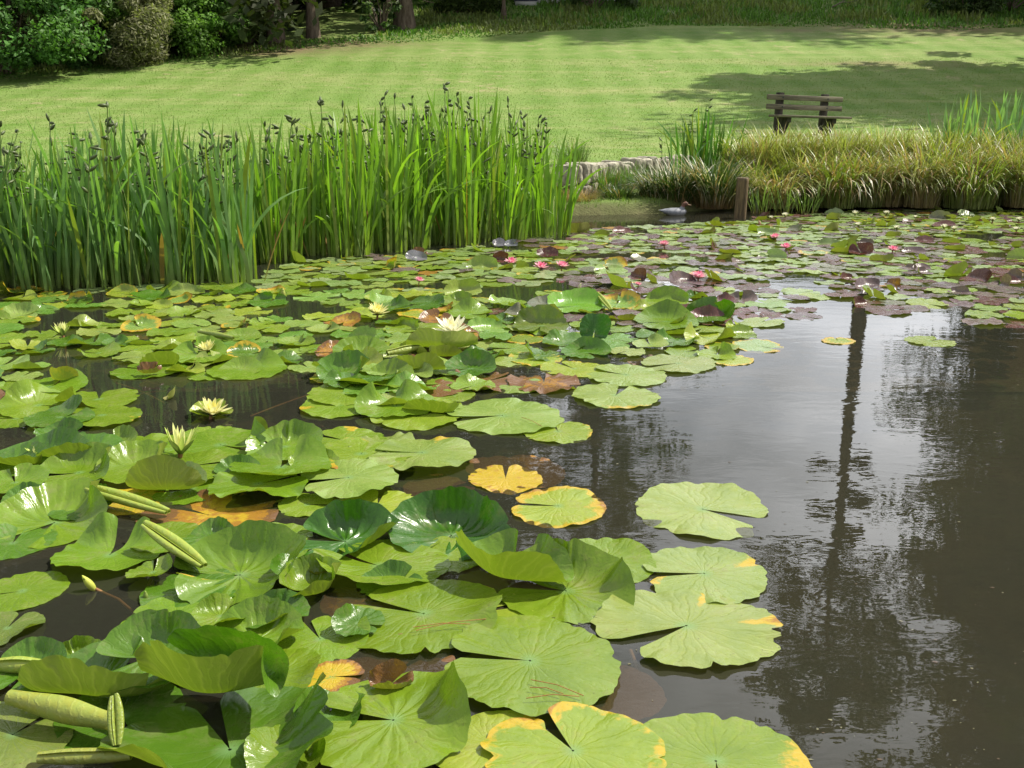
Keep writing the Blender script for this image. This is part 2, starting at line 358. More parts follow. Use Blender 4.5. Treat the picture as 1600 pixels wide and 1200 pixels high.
def march(px, py, y0=12.0):
    d = ray(px, py)
    for t in np.arange(y0, 110, 0.1):
        X = d[0] / d[1] * t; z = H + d[2] / d[1] * t
        if z <= float(ground_z(X, t)): return X, float(t)
    return d[0] / d[1] * 60, 60.0
edge_px = [(-200, 140), (0, 124), (180, 106), (300, 95), (450, 77), (560, 68), (700, 62), (860, 47), (940, 44), (1050, 38), (1300, 40), (1500, 46), (1600, 40), (1800, 36)]
EDGE = sorted(march(a, b) for a, b in edge_px)
EX = np.array([e[0] for e in EDGE]); EY = np.array([e[1] for e in EDGE])
def build_ground():
    xs = np.concatenate([np.linspace(-110, -14, 40, endpoint=False), np.linspace(-14, -5, 40, endpoint=False), np.linspace(-5, 8, 150, endpoint=False), np.linspace(8, 25, 60, endpoint=False), np.linspace(25, 110, 36)])
    ys = np.concatenate([np.linspace(5.5, 16, 150, endpoint=False), np.linspace(16, 50, 120, endpoint=False), np.linspace(50, 180, 60)])
    Xg, Yg = np.meshgrid(xs, ys); Z = ground_z(Xg, Yg)
    V = np.stack([Xg.ravel(), Yg.ravel(), Z.ravel()], -1)
    d = (Yg - np.interp(Xg, SX, SY)).ravel(); e = Yg.ravel() - np.interp(Xg.ravel(), EX, EY)
    nn = fbm(Xg.ravel() * .5 + 9, Yg.ravel() * .5 + 9, 8)
    rough = sst(-0.6, 1.0, e + (nn - .5) * 6)
    mud = 1 - sst(-0.15, 0.12, d + (nn - .5) * .3)
    mud = np.maximum(mud, .75 * sst(.3, .6, V[:, 0]) * (1 - sst(2.6, 3.0, V[:, 0])) * (1 - sst(.15, .6, d + (nn - .5) * .5)))
    dirt = np.zeros(len(V))
    for (px, py, rx, ry, k) in [(420, 77, 3.0, 1.6, 1.0), (500, 70, 3.2, 1.0, .8), (1455, 42, 3.5, 2.2, .9), (1350, 45, 2.5, 1.2, .7), (1345, 100, 2.6, .6, .55), (1440, 104, 2.2, .6, .5), (1215, 208, .35, .3, .9), (1298, 211, .35, .3, .9), (1180, 205, .5, .35, .5), (1240, 48, 1.5, .5, .6)]:
        x0, y0 = march(px, py); dirt = np.maximum(dirt, k * np.exp(-(((V[:, 0] - x0) / rx) ** 2 + ((V[:, 1] - y0) / ry) ** 2)))
    o = make('lawn', V, grid_faces(len(ys), len(xs)), M_ground, fl={'rough': rough, 'mud': mud, 'dirt': dirt})
    tag(o, kind='structure')
build_ground()
o = make('pond_bed', [(-60, -6, -.42), (60, -6, -.42), (60, 16, -.42), (-60, 16, -.42)], [(0, 1, 2, 3)], M_mud); tag(o, kind='structure')
o = make('pond_water', [(-60, -6, 0), (60, -6, 0), (60, 14.5, 0), (-60, 14.5, 0)], [(0, 1, 2, 3)], M_water); tag(o, kind='structure')

# short grass over the nearer lawn: one object of many tiny blades
def lawn_grass():
    rng = np.random.RandomState(5); n = 150000
    Y = 8 + 26 * rng.rand(n) ** 1.7; X = (rng.rand(n) * 2 - 1) * (Y * 0.56 + .3)
    d = Y - np.interp(X, SX, SY); k = (d > np.where((X > .4) & (X < 2.9), .05 + .5 * rng.rand(n), .05)) & (rng.rand(n) < np.where(d < .8, 1, .85)); X, Y, d = X[k], Y[k], d[k]
    wy = np.interp(X, WX, WY); k = ~((abs(Y - wy) < .13) & (X > .5) & (X < 2.8)); X, Y, d = X[k], Y[k], d[k]
    Z = ground_z(X, Y); n = len(X)
    L_ = (0.014 + 0.022 * rng.rand(n)) * (1 + 2.8 * np.exp(-d * 2.2)) * (0.8 + Y * .012)
    az = rng.rand(n) * 2 * PI; T = np.array([.130, .215, .042]) * (0.85 + .3 * rng.rand(n, 1)) + np.array([.12, .06, .02]) * (rng.rand(n, 1) ** 3)
    V, Fq, T = blades(rng, np.stack([X, Y, Z - .005], -1), L_, .006 + .0006 * Y + 0 * L_, az, .1 + .5 * rng.rand(n), .5 * rng.rand(n), 1, T)
    o = make('lawn_grass', V, Fq, M_leaf, tint=T); tag(o, 'short mown grass blades covering the sunny lawn', 'grass', kind='stuff')
lawn_grass()
def bank_grass():
    rng = np.random.RandomState(6); n = 60000
    px = rng.rand(n) * 1900 - 150; X = np.interp(px, [-200, 1800], [EX[0], EX[-1]])
    dY = rng.rand(n) ** 1.3 * 16; Y = np.interp(X, EX, EY) + dY - .3
    k = (X / Y > -.75) & ((X > -5) | (dY < 2.0)); X, Y, dY = X[k], Y[k], dY[k]; n = len(X); Z = ground_z(X, Y)
    fb = fbm(X * .6, Y * .6, 21); L_ = (.10 + .55 * rng.rand(n) ** 1.5) * (.05 + 1.0 * fb) * np.where(X > 1, 1.0, .6) * np.clip(.35 + dY * .4, 0, 1.15)
    T = np.where((fb > .56)[:, None], [.17, .21, .06], [.10, .20, .035]) * (.6 + .8 * rng.rand(n, 1))
    V, Fq, T = blades(rng, np.stack([X, Y, Z - .02], -1), L_, .035 + .03 * rng.rand(n), rng.rand(n) * 6.28, .5 * rng.rand(n), 1.4 * rng.rand(n), 3, T)
    o = make('rough_grass', V, Fq, M_leaf, tint=T); tag(o, 'long unmown grass on the bank behind the lawn', 'grass', kind='stuff')
bank_grass()

# ------------------------------------------------------------------ trees and bushes
def leaf_cloud(rng, cen, rad, n, size, tint, flat=0.6, tv=0.35, elong=1.7):
    """n leaves around each cluster centre"""
    m = len(cen); c = np.repeat(cen, n, 0); r = np.repeat(rad, n)
    d = rng.randn(m * n, 3); d /= np.linalg.norm(d, axis=1)[:, None]; q = rng.rand(m * n) ** 0.45
    p = c + d * (r * q)[:, None] * np.array([1, 1, flat]); k = len(p)
    nrm = d * .6 + rng.randn(k, 3) * .6 + np.array([0, 0, .55]); nrm /= np.linalg.norm(nrm, axis=1)[:, None]
    a = np.cross(nrm, rng.randn(k, 3)); a /= np.linalg.norm(a, axis=1)[:, None]; b = np.cross(nrm, a)
    s = size * (.6 + .8 * rng.rand(k))[:, None]
    V = np.stack([p - a * s * elong * .5, p + b * s * .42 - nrm * s * .08, p + a * s * elong * .5, p - b * s * .42 - nrm * s * .08], 1).reshape(-1, 3)
    Fq = np.arange(4 * k).reshape(-1, 4)
    ct = np.repeat(np.asarray(tint)[None] * (1 + tv * (rng.rand(m, 1) * 2 - 1)) + rng.rand(m, 1) * np.array([.015, .0, 0]), n, 0) * (.75 + .5 * rng.rand(k, 1))
    return V, Fq, np.repeat(ct, 4, 0)
def tree_mesh(seed, Ht, trunk_r, crown_lo, spread, tint, nlimb=20, leaves=90, lsize=.16, kind='broad', fork=False, clus=1.0, low=0):
    rng = np.random.RandomState(seed); B = Buf(); cen = []; rad = []
    n = 12; zt = np.linspace(0, 1, n); wob = np.cumsum(rng.randn(n, 2) * .012 * Ht / 3, 0) * (zt[:, None] ** .8)
    tp = np.column_stack([wob, zt * Ht * .95]); tr = trunk_r * (1 - zt) ** .75 + .02 + trunk_r * .8 * np.exp(-zt * 40)
    B.add(*tube(tp, tr, 10))
    at = lambda f: np.array([np.interp(f, zt, tp[:, k]) for k in range(3)])
    if fork:
        a0 = at(.55); pts = np.array([a0 + np.array([-.9 * t_ * 2.2, .3 * t_, t_ * Ht * .38]) for t_ in np.linspace(0, 1, 7)])
        B.add(*tube(pts, np.linspace(trunk_r * .45, .04, 7), 7))
    for i in range(nlimb):
        f = crown_lo + (1 - crown_lo) * ((i + rng.rand()) / nlimb); p0 = at(min(f * .98, 1)); az = i * 2.4 + rng.rand() * .8
        g = (f - crown_lo) / (1 - crown_lo)
        if kind == 'broad': ln = spread * math.sqrt(max(.08, 1 - (g * 1.25 - .35) ** 2 * 1.1)) * (.65 + .5 * rng.rand()); up = .25 + .7 * g
        elif kind == 'conifer': ln = spread * (1.02 - g) * (.7 + .4 * rng.rand()) + .3; up = -.12 + .25 * g
        else: ln = spread * (.55 + .5 * rng.rand()) * (1.1 - .6 * g); up = .35 + .5 * g
        t_ = np.linspace(0, 1, 6); d = np.array([math.cos(az), math.sin(az), up])
        pts = p0 + d[None] * (ln * t_)[:, None] + np.column_stack([0 * t_, 0 * t_, (-.12 if kind != 'conifer' else -.1) * ln * t_ ** 2]) + rng.randn(6, 3) * .05 * ln * t_[:, None]
        B.add(*tube(pts, np.linspace(max(.02, trunk_r * .28 * (1 - .6 * g)), .012, 6), 5))
        for c in range(4 if kind != 'conifer' else 5):
            tt = .35 + .7 * (c + rng.rand() * .7) / 4; q = p0 + d * ln * tt + rng.randn(3) * .16 * ln; q[2] += -.1 * ln * tt * tt
            cen.append(q); rad.append(clus * ln * (.22 + .16 * rng.rand()))
    for i in range(low):
        p0 = at(.40 + .24 * i / low); az = i * 2.2 + rng.rand(); ln = .9 + 2.4 * rng.rand() * (.4 + i / low); d = np.array([math.cos(az), math.sin(az), .15 + .3 * rng.rand()]); t_ = np.linspace(0, 1, 5)
        B.add(*tube(p0 + d[None] * (ln * t_)[:, None] + np.column_stack([0 * t_, 0 * t_, -.25 * ln * t_ ** 2]), np.linspace(.06, .02, 5), 5))
        for c in range(3): cen.append(p0 + d * ln * (.45 + .3 * c) + rng.randn(3) * .15); rad.append(.25 + .30 * rng.rand())
    if kind == 'broad':
        for i in range(6): cen.append(at(1) + rng.randn(3) * spread * .3); rad.append(spread * .3 * clus)
    LV, LF, LT = leaf_cloud(rng, np.array(cen), np.array(rad), leaves, lsize, tint, flat=.6 if kind != 'conifer' else .35)
    V, Fq, *_ = B.arr()
    return V, Fq, LV, LF, LT
def make_tree(name, label, cat, X, Y, args, group=None, rz=0, dz=-.1):
    V, Fq, LV, LF, LT = tree_mesh(**args)
    e = empty(name, (X, Y, float(ground_z(X, Y)) + dz), rz); tag(e, label, cat, group)
    make('trunk', V, Fq, M_bark, e); make('crown', LV, LF, M_leaf, e, tint=LT, smooth=False); return e
def bush_mesh(seed, wd, ht, tint, n=60, leaves=130, lsize=.1, droop=False, elong=1.7):
    rng = np.random.RandomState(seed); B = Buf(); cen = []; rad = []
    for i in range(12):
        az = rng.rand() * 6.28; t_ = np.linspace(0, 1, 6)[:, None]; q = np.array([math.cos(az) * wd * .55 * rng.rand(), math.sin(az) * wd * .55 * rng.rand(), ht * (.5 + .35 * rng.rand())])
        B.add(*tube(np.array([0, 0, -.1]) + t_ * q + rng.randn(6, 3) * .05 * t_, np.linspace(.05, .012, 6), 5))
    for i in range(n):
        u = rng.rand(); az = rng.rand() * 6.28; z = ht * (.05 + .9 * u); rr = wd * .5 * math.sqrt(max(.05, 1 - (1.25 * u - .3) ** 2)) * (.45 + .6 * rng.rand() ** .5)
        cen.append([math.cos(az) * rr, math.sin(az) * rr, z]); rad.append(.12 * (wd + ht) * (.45 + .9 * rng.rand() ** 1.5) * .62)
    LV, LF, LT = leaf_cloud(rng, np.array(cen), np.array(rad), leaves, lsize, tint, .7, .4, elong)
    V, Fq, *_ = B.arr(); return V, Fq, LV, LF, LT
def make_bush(label, cat, px, row, wd, ht, tint, seed, lsize=.1, n=60, leaves=130, name='bush', dY=0.0, elong=1.7, group=None):
    X, Y = march(px, row); k = (Y + dY) / Y; X *= k; Y += dY
    V, Fq, LV, LF, LT = bush_mesh(seed, wd, ht, tint, n, leaves, lsize, elong=elong)
    e = empty(name, (X, Y, float(ground_z(X, Y)) - .05)); tag(e, label, cat, group)
    make('branches', V, Fq, M_bark, e); make('foliage', LV, LF, M_leaf, e, tint=LT, smooth=False); return e
G1 = (.06, .125, .026); G2 = (.10, .20, .035); G3 = (.10, .125, .06); G4 = (.12, .20, .035)
make_bush('dark green broad-leaved bush in the top left corner', 'bush', 15, 128, 5.2, 5.0, (.075, .18, .040), 31, .085, 110, 380, dY=1.5)
make_bush('grey-olive willowy bush spreading onto the lawn at the left', 'bush', 135, 114, 4.4, 4.4, (.20, .215, .105), 32, .055, 120, 480, dY=1.3, elong=3.2)
make_bush('fresh green bush between the olive willow and the dark wood', 'bush', 235, 98, 3.8, 4.6, (.12, .24, .04), 33, .075, 90, 380, dY=1.5)
make_bush('bright leafy bush whose sprays hang over the shade line', 'bush', 312, 88, 3.0, 3.2, (.13, .26, .05), 34, .09, 60, 260, dY=1.2)
make_bush('dull olive bush beside the pale brown trunk', 'bush', 385, 78, 2.0, 1.7, (.11, .13, .055), 35, .06, 60, 300, dY=1.6, elong=2.6)
make_bush('yellow-green bush in sun behind the thick dark trunk', 'bush', 668, 38, 6.0, 3.0, G4, 36, .16, 60, 150, dY=9)
make_bush('low leafy sapling with pale leaves in front of the thick trunk', 'sapling', 597, 52, 1.3, 1.9, (.10, .17, .06), 37, .12, 24, 40, dY=.4, name='sapling')
make_bush('scrubby bush on the bank beside the white posts', 'bush', 930, 30, 3.4, 1.5, (.06, .11, .03), 38, .10, 50, 90, dY=3)
make_bush('dark shrub at the top right corner of the bank', 'bush', 1575, 30, 5.0, 2.0, (.035, .07, .02), 39, .11, 70, 120, dY=2)
make_bush('low dark shrub left of the top right corner on the bank', 'bush', 1500, 30, 3.2, 1.1, (.045, .09, .022), 40, .10, 50, 90, dY=1.5)
def ftree(name, label, px, row, dY, args, cat='tree'):
    X, Y = march(px, row); k = (Y + dY) / Y; return make_tree(name, label, cat, X * k, Y + dY, args, rz=px)
ftree('woodland_tree', 'tree with a pale brown furrowed trunk at the edge of the wood', 432, 70, 0.3, dict(seed=1, Ht=19, trunk_r=.19, crown_lo=.17, spread=4.2, tint=G1, leaves=260, lsize=.11))
ftree('woodland_tree', 'tree with a slim leaning brown trunk in the gap of the wood', 490, 62, 0.5, dict(seed=2, Ht=20, trunk_r=.15, crown_lo=.16, spread=4.0, tint=G2, leaves=150))
ftree('woodland_tree', 'tree with the thick dark trunk by the shaded path', 632, 46, 0.3, dict(seed=3, Ht=18, trunk_r=.27, crown_lo=.12, spread=4.6, tint=G1, leaves=150))
ftree('woodland_tree', 'thin-stemmed tree rising from the shade behind the bright leafy bush', 342, 80, 0.6, dict(seed=4, Ht=13, trunk_r=.12, crown_lo=.2, spread=2.6, tint=G2, leaves=150))
ftree('young_tree', 'young slender tree standing alone on the shaded slope', 787, 29, 0.0, dict(seed=5, Ht=7, trunk_r=.07, crown_lo=.27, spread=1.9, tint=G1, leaves=70, lsize=.12))
# the wood behind: individual trees, crowns down to the ground
wood = [(-260, 5, 24, 'conifer'), (-90, 7, 22, 'broad'), (60, 8, 24, 'conifer'), (170, 7, 22, 'broad'), (260, 6, 24, 'conifer'), (350, 8, 23, 'broad'), (440, 9, 24, 'conifer'), (520, 12, 23, 'broad'), (590, 14, 22, 'conifer'), (700, 26, 24, 'broad'), (770, 30, 22, 'conifer'), (120, 16, 26, 'broad'), (400, 17, 26, 'broad'), (560, 22, 25, 'broad'), (480, 20, 25, 'conifer'), (650, 30, 24, 'conifer'), (300, 15, 25, 'conifer')]
protos = {}
for k, (sd_, kd, tt) in enumerate([(51, 'broad', (.035, .075, .018)), (52, 'conifer', (.028, .058, .018)), (53, 'broad', (.045, .09, .02)), (54, 'conifer', (.035, .066, .02))]):
    protos[k] = tree_mesh(seed=sd_, Ht=24, trunk_r=.35, crown_lo=.04, spread=6.2 if kd == 'broad' else 5.5, tint=tt, leaves=75, lsize=.3, nlimb=38, kind=kd)
pobj = {}
posl = ['outside the left edge', 'behind the dark corner bush', 'above the dark corner bush', 'behind the olive willow', 'behind the fresh green bush', 'behind the bright leafy bush', 'behind the pale brown trunk', 'between the slim and the thick trunk', 'left of the thick dark trunk', 'behind the clipped hedge', 'behind the lone slender tree', 'deep in the wood above the olive willow', 'deep in the wood above the thin stem', 'deep in the wood beside the thick trunk', 'deep in the wood beside the slim trunk', 'far behind the yellow-green bush', 'deep in the wood above the bright leafy bush']
for i, (px, dY, ht, kd) in enumerate(wood):
    k = (0 if i % 4 < 2 else 2) if kd == 'broad' else (1 if i % 4 < 2 else 3)
    X, Y = march(px, np.interp(px, [e[0] for e in edge_px], [e[1] for e in edge_px])); kk = (Y + dY) / Y; X *= kk; Y += dY
    nm = 'woodland_tree' if kd == 'broad' else 'conifer_tree'
    e = empty(nm, (X, Y, float(ground_z(X, Y)) - .2), i * 1.7); sc = ht / 24; e.scale = (sc, sc, sc)
    tag(e, ('dark leafy tree ' if kd == 'broad' else 'dark needle tree ') + posl[i], 'tree', 'trees of the wood behind the lawn')
    if k not in pobj:
        V, Fq, LV, LF, LT = protos[k]; a = make('trunk', V, Fq, M_bark, e); b = make('crown', LV, LF, M_leaf, e, tint=LT, smooth=False); pobj[k] = (a, b)
    else:
        for s_ in pobj[k]: copy_obj(s_, e)
# tall trees above the frame: seen mirrored in the water, and shading the right of the lawn
def otree(name, label, X, Y, args, sc=1.0): return make_tree(name, label, 'tree', X, Y, args, rz=X)
otree('tall_tree', 'tall bare-stemmed tree mirrored in the open water, its trunk forking high up', 18.3, 52, dict(seed=61, Ht=28, trunk_r=.40, crown_lo=.62, spread=4.9, low=9, tint=(.04, .08, .02), nlimb=20, leaves=130, lsize=.22, fork=True, clus=.85))
otree('tall_tree', 'massive dark tree mirrored along the right side of the water', 31.5, 52.5, dict(seed=62, Ht=36, trunk_r=.7, crown_lo=.03, spread=8.6, tint=(.035, .075, .02), nlimb=56, leaves=170, lsize=.34))
otree('tall_tree', 'dense tree behind the massive one, mirrored at the far right of the water', 33.5, 63, dict(seed=68, Ht=24, trunk_r=.5, crown_lo=.02, spread=6.5, tint=(.035, .075, .02), nlimb=44, leaves=130, lsize=.32))
otree('tall_tree', 'leafy tree mirrored in the water just right of the lily pads', 6.0, 66, dict(seed=63, Ht=24, trunk_r=.45, crown_lo=.12, spread=5.6, tint=(.05, .10, .025), nlimb=34, leaves=110, lsize=.26, clus=.9))
otree('tall_tree', 'leafy tree behind the building, mirrored between the lily pads', -1.5, 70, dict(seed=64, Ht=25, trunk_r=.45, crown_lo=.10, spread=6.5, tint=(.05, .10, .025), nlimb=36, leaves=110, lsize=.28))
otree('shade_tree', 'tree outside the right edge shading the bench', 21.0, 28.5, dict(seed=65, Ht=18, trunk_r=.35, crown_lo=.30, spread=5.6, tint=(.05, .10, .02), nlimb=30, leaves=120, lsize=.24))
otree('shade_tree', 'tree outside the right edge, farther than the one shading the bench', 19.5, 32.0, dict(seed=66, Ht=17, trunk_r=.35, crown_lo=.35, spread=3.9, tint=(.05, .10, .02), nlimb=30, leaves=120, lsize=.24))

def clipped_hedge():
    rng = np.random.RandomState(9); X, Y = march(733, 29); n = 9000; X *= 1.04; Y *= 1.04
    u = rng.randn(n, 3); u /= np.linalg.norm(u, axis=1)[:, None]; u[:, 2] = abs(u[:, 2])
    p = np.sign(u) * abs(u) ** .6 * np.array([1.45, .6, .55]); c = p * (.9 + .12 * rng.rand(n, 1))
    LV, LF, LT = leaf_cloud(rng, c, np.full(n, .06), 1, .09, (.05, .09, .02), 1.0)
    e = empty('clipped_hedge', (X, Y, float(ground_z(X, Y)))); tag(e, 'low clipped oval hedge on the slope by the wood', 'hedge')
    make('foliage', LV, LF, M_leaf, e, tint=LT, smooth=False)
    B = Buf(); 
    for i in range(14): B.add(*tube([(rng.randn() * .8, rng.randn() * .2, -.05), (rng.randn() * .9, rng.randn() * .25, .45)], [.03, .015], 5))
    V, Fq, *_ = B.arr(); make('branches', V, Fq, M_bark, e)
clipped_hedge()
def box_arr(x0, x1, y0, y1, z0, z1):
    V = np.array([(x, y, z) for x in (x0, x1) for y in (y0, y1) for z in (z0, z1)], float)
    Fq = np.array([(0, 1, 3, 2), (4, 6, 7, 5), (0, 4, 5, 1), (2, 3, 7, 6), (0, 2, 6, 4), (1, 5, 7, 3)]); return V, Fq
def bevel(o, wd=.006, seg=2):
    m = o.modifiers.new('bevel', 'BEVEL'); m.width = wd; m.segments = seg; m.limit_method = 'ANGLE'; return o
def garden_building():
    X, Y = march(888, 8); X *= 1.01; Y *= 1.01; z = float(ground_z(X, Y)) - .1
    e = empty('garden_building', (X, Y, z)); tag(e, 'white garden building with tall posts at the top edge of the photo', 'building')
    B = Buf(); B.add(*box_arr(-2.4, -.35, .3, 4, 0, .55)); B.add(*box_arr(-2.4, 2.8, .9, 4, .55, 1.0)); B.add(*box_arr(-2.4, 2.8, .9, 4, 2.1, 2.6)); B.add(*box_arr(-2.4, -2.1, .9, 4, 1.0, 2.1)); B.add(*box_arr(2.5, 2.8, .9, 4, 1.0, 2.1)); B.add(*box_arr(-.35, 2.8, .92, 4, 0, .55))
    V, Fq, *_ = B.arr(); make('wall', V, Fq, M_pale, e, smooth=False)
    for x0 in (-2.1, -.9, .3, 1.5):
        V, Fq = box_arr(x0 + .04, x0 + .96, 1.05, 1.08, 1.0, 2.1); w_ = make('window', V, Fq, M_glass, e, smooth=False)
        B = Buf(); B.add(*box_arr(x0 - .0, x0 + .04, 1.0, 1.1, 1.0, 2.1)); B.add(*box_arr(x0 + .96, x0 + 1.0, 1.0, 1.1, 1.0, 2.1)); B.add(*box_arr(x0 + .04, x0 + .96, 1.0, 1.1, 1.0, 1.04)); V, Fq, *_ = B.arr(); make('window_frame', V, Fq, M_white, w_, smooth=False)
    for x0 in (-.15, .25, .65, 1.1): V, Fq = box_arr(x0, x0 + .11, .3, .41, 0, 2.6); make('post', V, Fq, M_white, e, smooth=False)
    V = np.array([(-2.8, .0, 2.6), (3.2, .0, 2.6), (3.2, 4.4, 2.6), (-2.8, 4.4, 2.6), (-2.8, 2.2, 3.8), (3.2, 2.2, 3.8)])
    make('roof', V, [(0, 1, 5, 4), (2, 3, 4, 5), (0, 4, 3), (1, 2, 5), (0, 3, 2, 1)], M_roof, e, smooth=False)
    X, Y = march(822, 9); z = float(ground_z(X, Y)); e = empty('storage_box', (X, Y, z - .03)); tag(e, 'low pale box with a dark blue lid beside the building', 'box')
    V, Fq = box_arr(-.48, .48, 0, .5, 0, .22); make('box_body', V, Fq, M_pale, e, smooth=False); V, Fq = box_arr(-.51, .51, -.03, .53, .223, .32); bevel(make('lid', V, Fq, M_blue, e, smooth=False), .02)
garden_building()
def fallen_branch():
    X, Y = march(1318, 22); z = float(ground_z(X, Y)); B = Buf()
    B.add(*tube([(-.5, 0, .02), (-.1, 0, .22), (.12, .05, .45), (.3, .1, .52), (.55, .1, .72)], [.035, .03, .025, .02, .012], 6)); B.add(*tube([(-.1, 0, .22), (.25, .1, .22), (.6, .2, .30)], [.022, .014, .007], 5))
    V, Fq, *_ = B.arr(); tag(make('fallen_branch', V, Fq, M_oldwood, loc=(X, Y, z + .25)), 'pale forked dead branch lying on the grassy bank', 'branch')
fallen_branch()

# ------------------------------------------------------------------ bench, post, wall, duck
def bench():
    X, Y = march(1248, 211); z = float(ground_z(X, Y))
    e = empty('park_bench', (X, Y, z - .06), R_(20)); e.scale = (1, 1, .92); e.rotation_euler = (0, R_(1.6), R_(20)); tag(e, 'weathered wooden bench standing on the lawn beyond the pond', 'bench')
    def plank(n, x0, x1, y0, y1, z0, z1, m=M_oldwood, rx=0):
        V, Fq = box_arr(x0, x1, y0, y1, z0, z1); o = bevel(make(n, V, Fq, m, e, smooth=False), .008); return o
    plank('seat', -.80, .80, -.46, -.15, .395, .44)
    plank('back_slat', -.84, .80, -.145, -.10, .545, .645); plank('back_slat', -.84, .80, -.145, -.10, .725, .825)
    for x0 in (-.52, .46):
        V, Fq = box_arr(x0 - .06, x0 + .06, -.098, .0, -.1, .87); p = bevel(make('support_post', V, Fq, M_darkwood, e, smooth=False), .008)
        P = [(-.098, 0), (-.20, 0), (-.36, .30), (-.40, .30), (-.40, .393), (-.098, .393)]
        V = np.array([(x0 - .045, a, b) for a, b in P] + [(x0 + .045, a, b) for a, b in P]); n = len(P)
        bevel(make('bracket', V, [tuple(range(n)), tuple(range(2 * n - 1, n - 1, -1))] + [(i, i + n, (i + 1) % n + n, (i + 1) % n) for i in range(n)], M_darkwood, e, smooth=False), .005)
        B = Buf()
        for zz in (.595, .775): B.add(*tube([(x0, -.146, zz), (x0, -.155, zz)], .014, 8)); B.add(*tube([(x0, -.155, zz), (x0, -.156, zz)], [.014, .001], 8))
        V, Fq, *_ = B.arr(); make('bolt', V, Fq, M_glass, p)
bench()
def post():
    X, Y = unp(1156, 341); rng = np.random.RandomState(3); n = 20; an = np.arange(n) / n * 2 * PI
    zs = [-.42, 0, .2, .4, .428, .436]; rs = [.068, .068, .067, .066, .064, .058]; V = []
    rr = 1 + .07 * np.sign(np.cos(an * 4)) * abs(np.cos(an * 4)) ** .5
    for z, r in zip(zs, rs): V += [(math.cos(a) * r * k, math.sin(a) * r * k, z) for a, k in zip(an, rr)]
    V = np.array(V); Fl = [tuple(map(int, f)) for f in grid_faces(len(zs), n, True)] + [tuple(range((len(zs) - 1) * n, len(zs) * n))]
    o = make('wooden_post', V, Fl, M_post, loc=(X, Y, 0)); o.rotation_euler = (0, R_(1.5), .5); tag(o, 'short brown wooden post standing in the water before the sedge', 'post')
post()
def rock(rng, sx, sy, sz, sub=10):
    u = np.linspace(-1, 1, sub); V = []; Fq = []; idx = 0
    for ax in range(3):
        for sg in (-1, 1):
            A, Bb = np.meshgrid(u, u); P = np.zeros((sub * sub, 3)); P[:, ax] = sg; P[:, (ax + 1) % 3] = A.ravel() * sg; P[:, (ax + 2) % 3] = Bb.ravel()
            V.append(P); Fq.append(grid_faces(sub, sub) + idx); idx += sub * sub
    V = np.concatenate(V); L8 = (np.abs(V) ** 7).sum(1) ** (1 / 7); V = V / L8[:, None]
    o_ = rng.rand(3) * 50; n1 = fbm(V[:, 0] * 1.4 + V[:, 2] * .9 + o_[0], V[:, 1] * 1.4 + V[:, 2] * 1.2 + o_[1], 7, 3) - .5
    n2 = fbm(V[:, 0] * 3.4 + V[:, 2] * 2.9 + o_[0], V[:, 1] * 3.4 - V[:, 2] * 2.2 + o_[1], 17, 3) - .5
    V = V * (1 + .28 * n1 + .16 * n2)[:, None]
    return V * np.array([sx, sy, sz]) * .5, np.concatenate(Fq)
def stone_wall():
    rng = np.random.RandomState(12); B = Buf(); t = 0.0; W = np.array(WALL); seg = np.linalg.norm(np.diff(W, axis=0), axis=1); cum = np.concatenate([[0], np.cumsum(seg)])
    for row, (zc, hh) in enumerate([(.20, .15), (.38, .24)]):
        t = -.02 * row; 
        while t < cum[-1]:
            ln = .11 + .16 * rng.rand() if row else .16 + .16 * rng.rand(); tm = t + ln / 2; x = np.interp(tm, cum, W[:, 0]); y = np.interp(tm, cum, W[:, 1]); x2 = np.interp(tm + .1, cum, W[:, 0]); y2 = np.interp(tm + .1, cum, W[:, 1])
            a = math.atan2(y2 - y, x2 - x) + rng.randn() * .06; h_ = hh * (.85 + .3 * rng.rand()); V, Fq = rock(rng, ln * .96, .26 + .06 * rng.rand(), h_)
            c, s_ = math.cos(a), math.sin(a); V = np.column_stack([V[:, 0] * c - V[:, 1] * s_, V[:, 0] * s_ + V[:, 1] * c, V[:, 2]])
            B.add(V + np.array([x + rng.randn() * .012, y - .02 + rng.randn() * .02, zc + .012 * rng.randn()]), Fq); t += ln
    V, Fq, *_ = B.arr(); tag(make('stone_wall', V, Fq, M_stone), 'low curved wall of rough pale stones holding up the lawn edge', 'wall')
stone_wall()
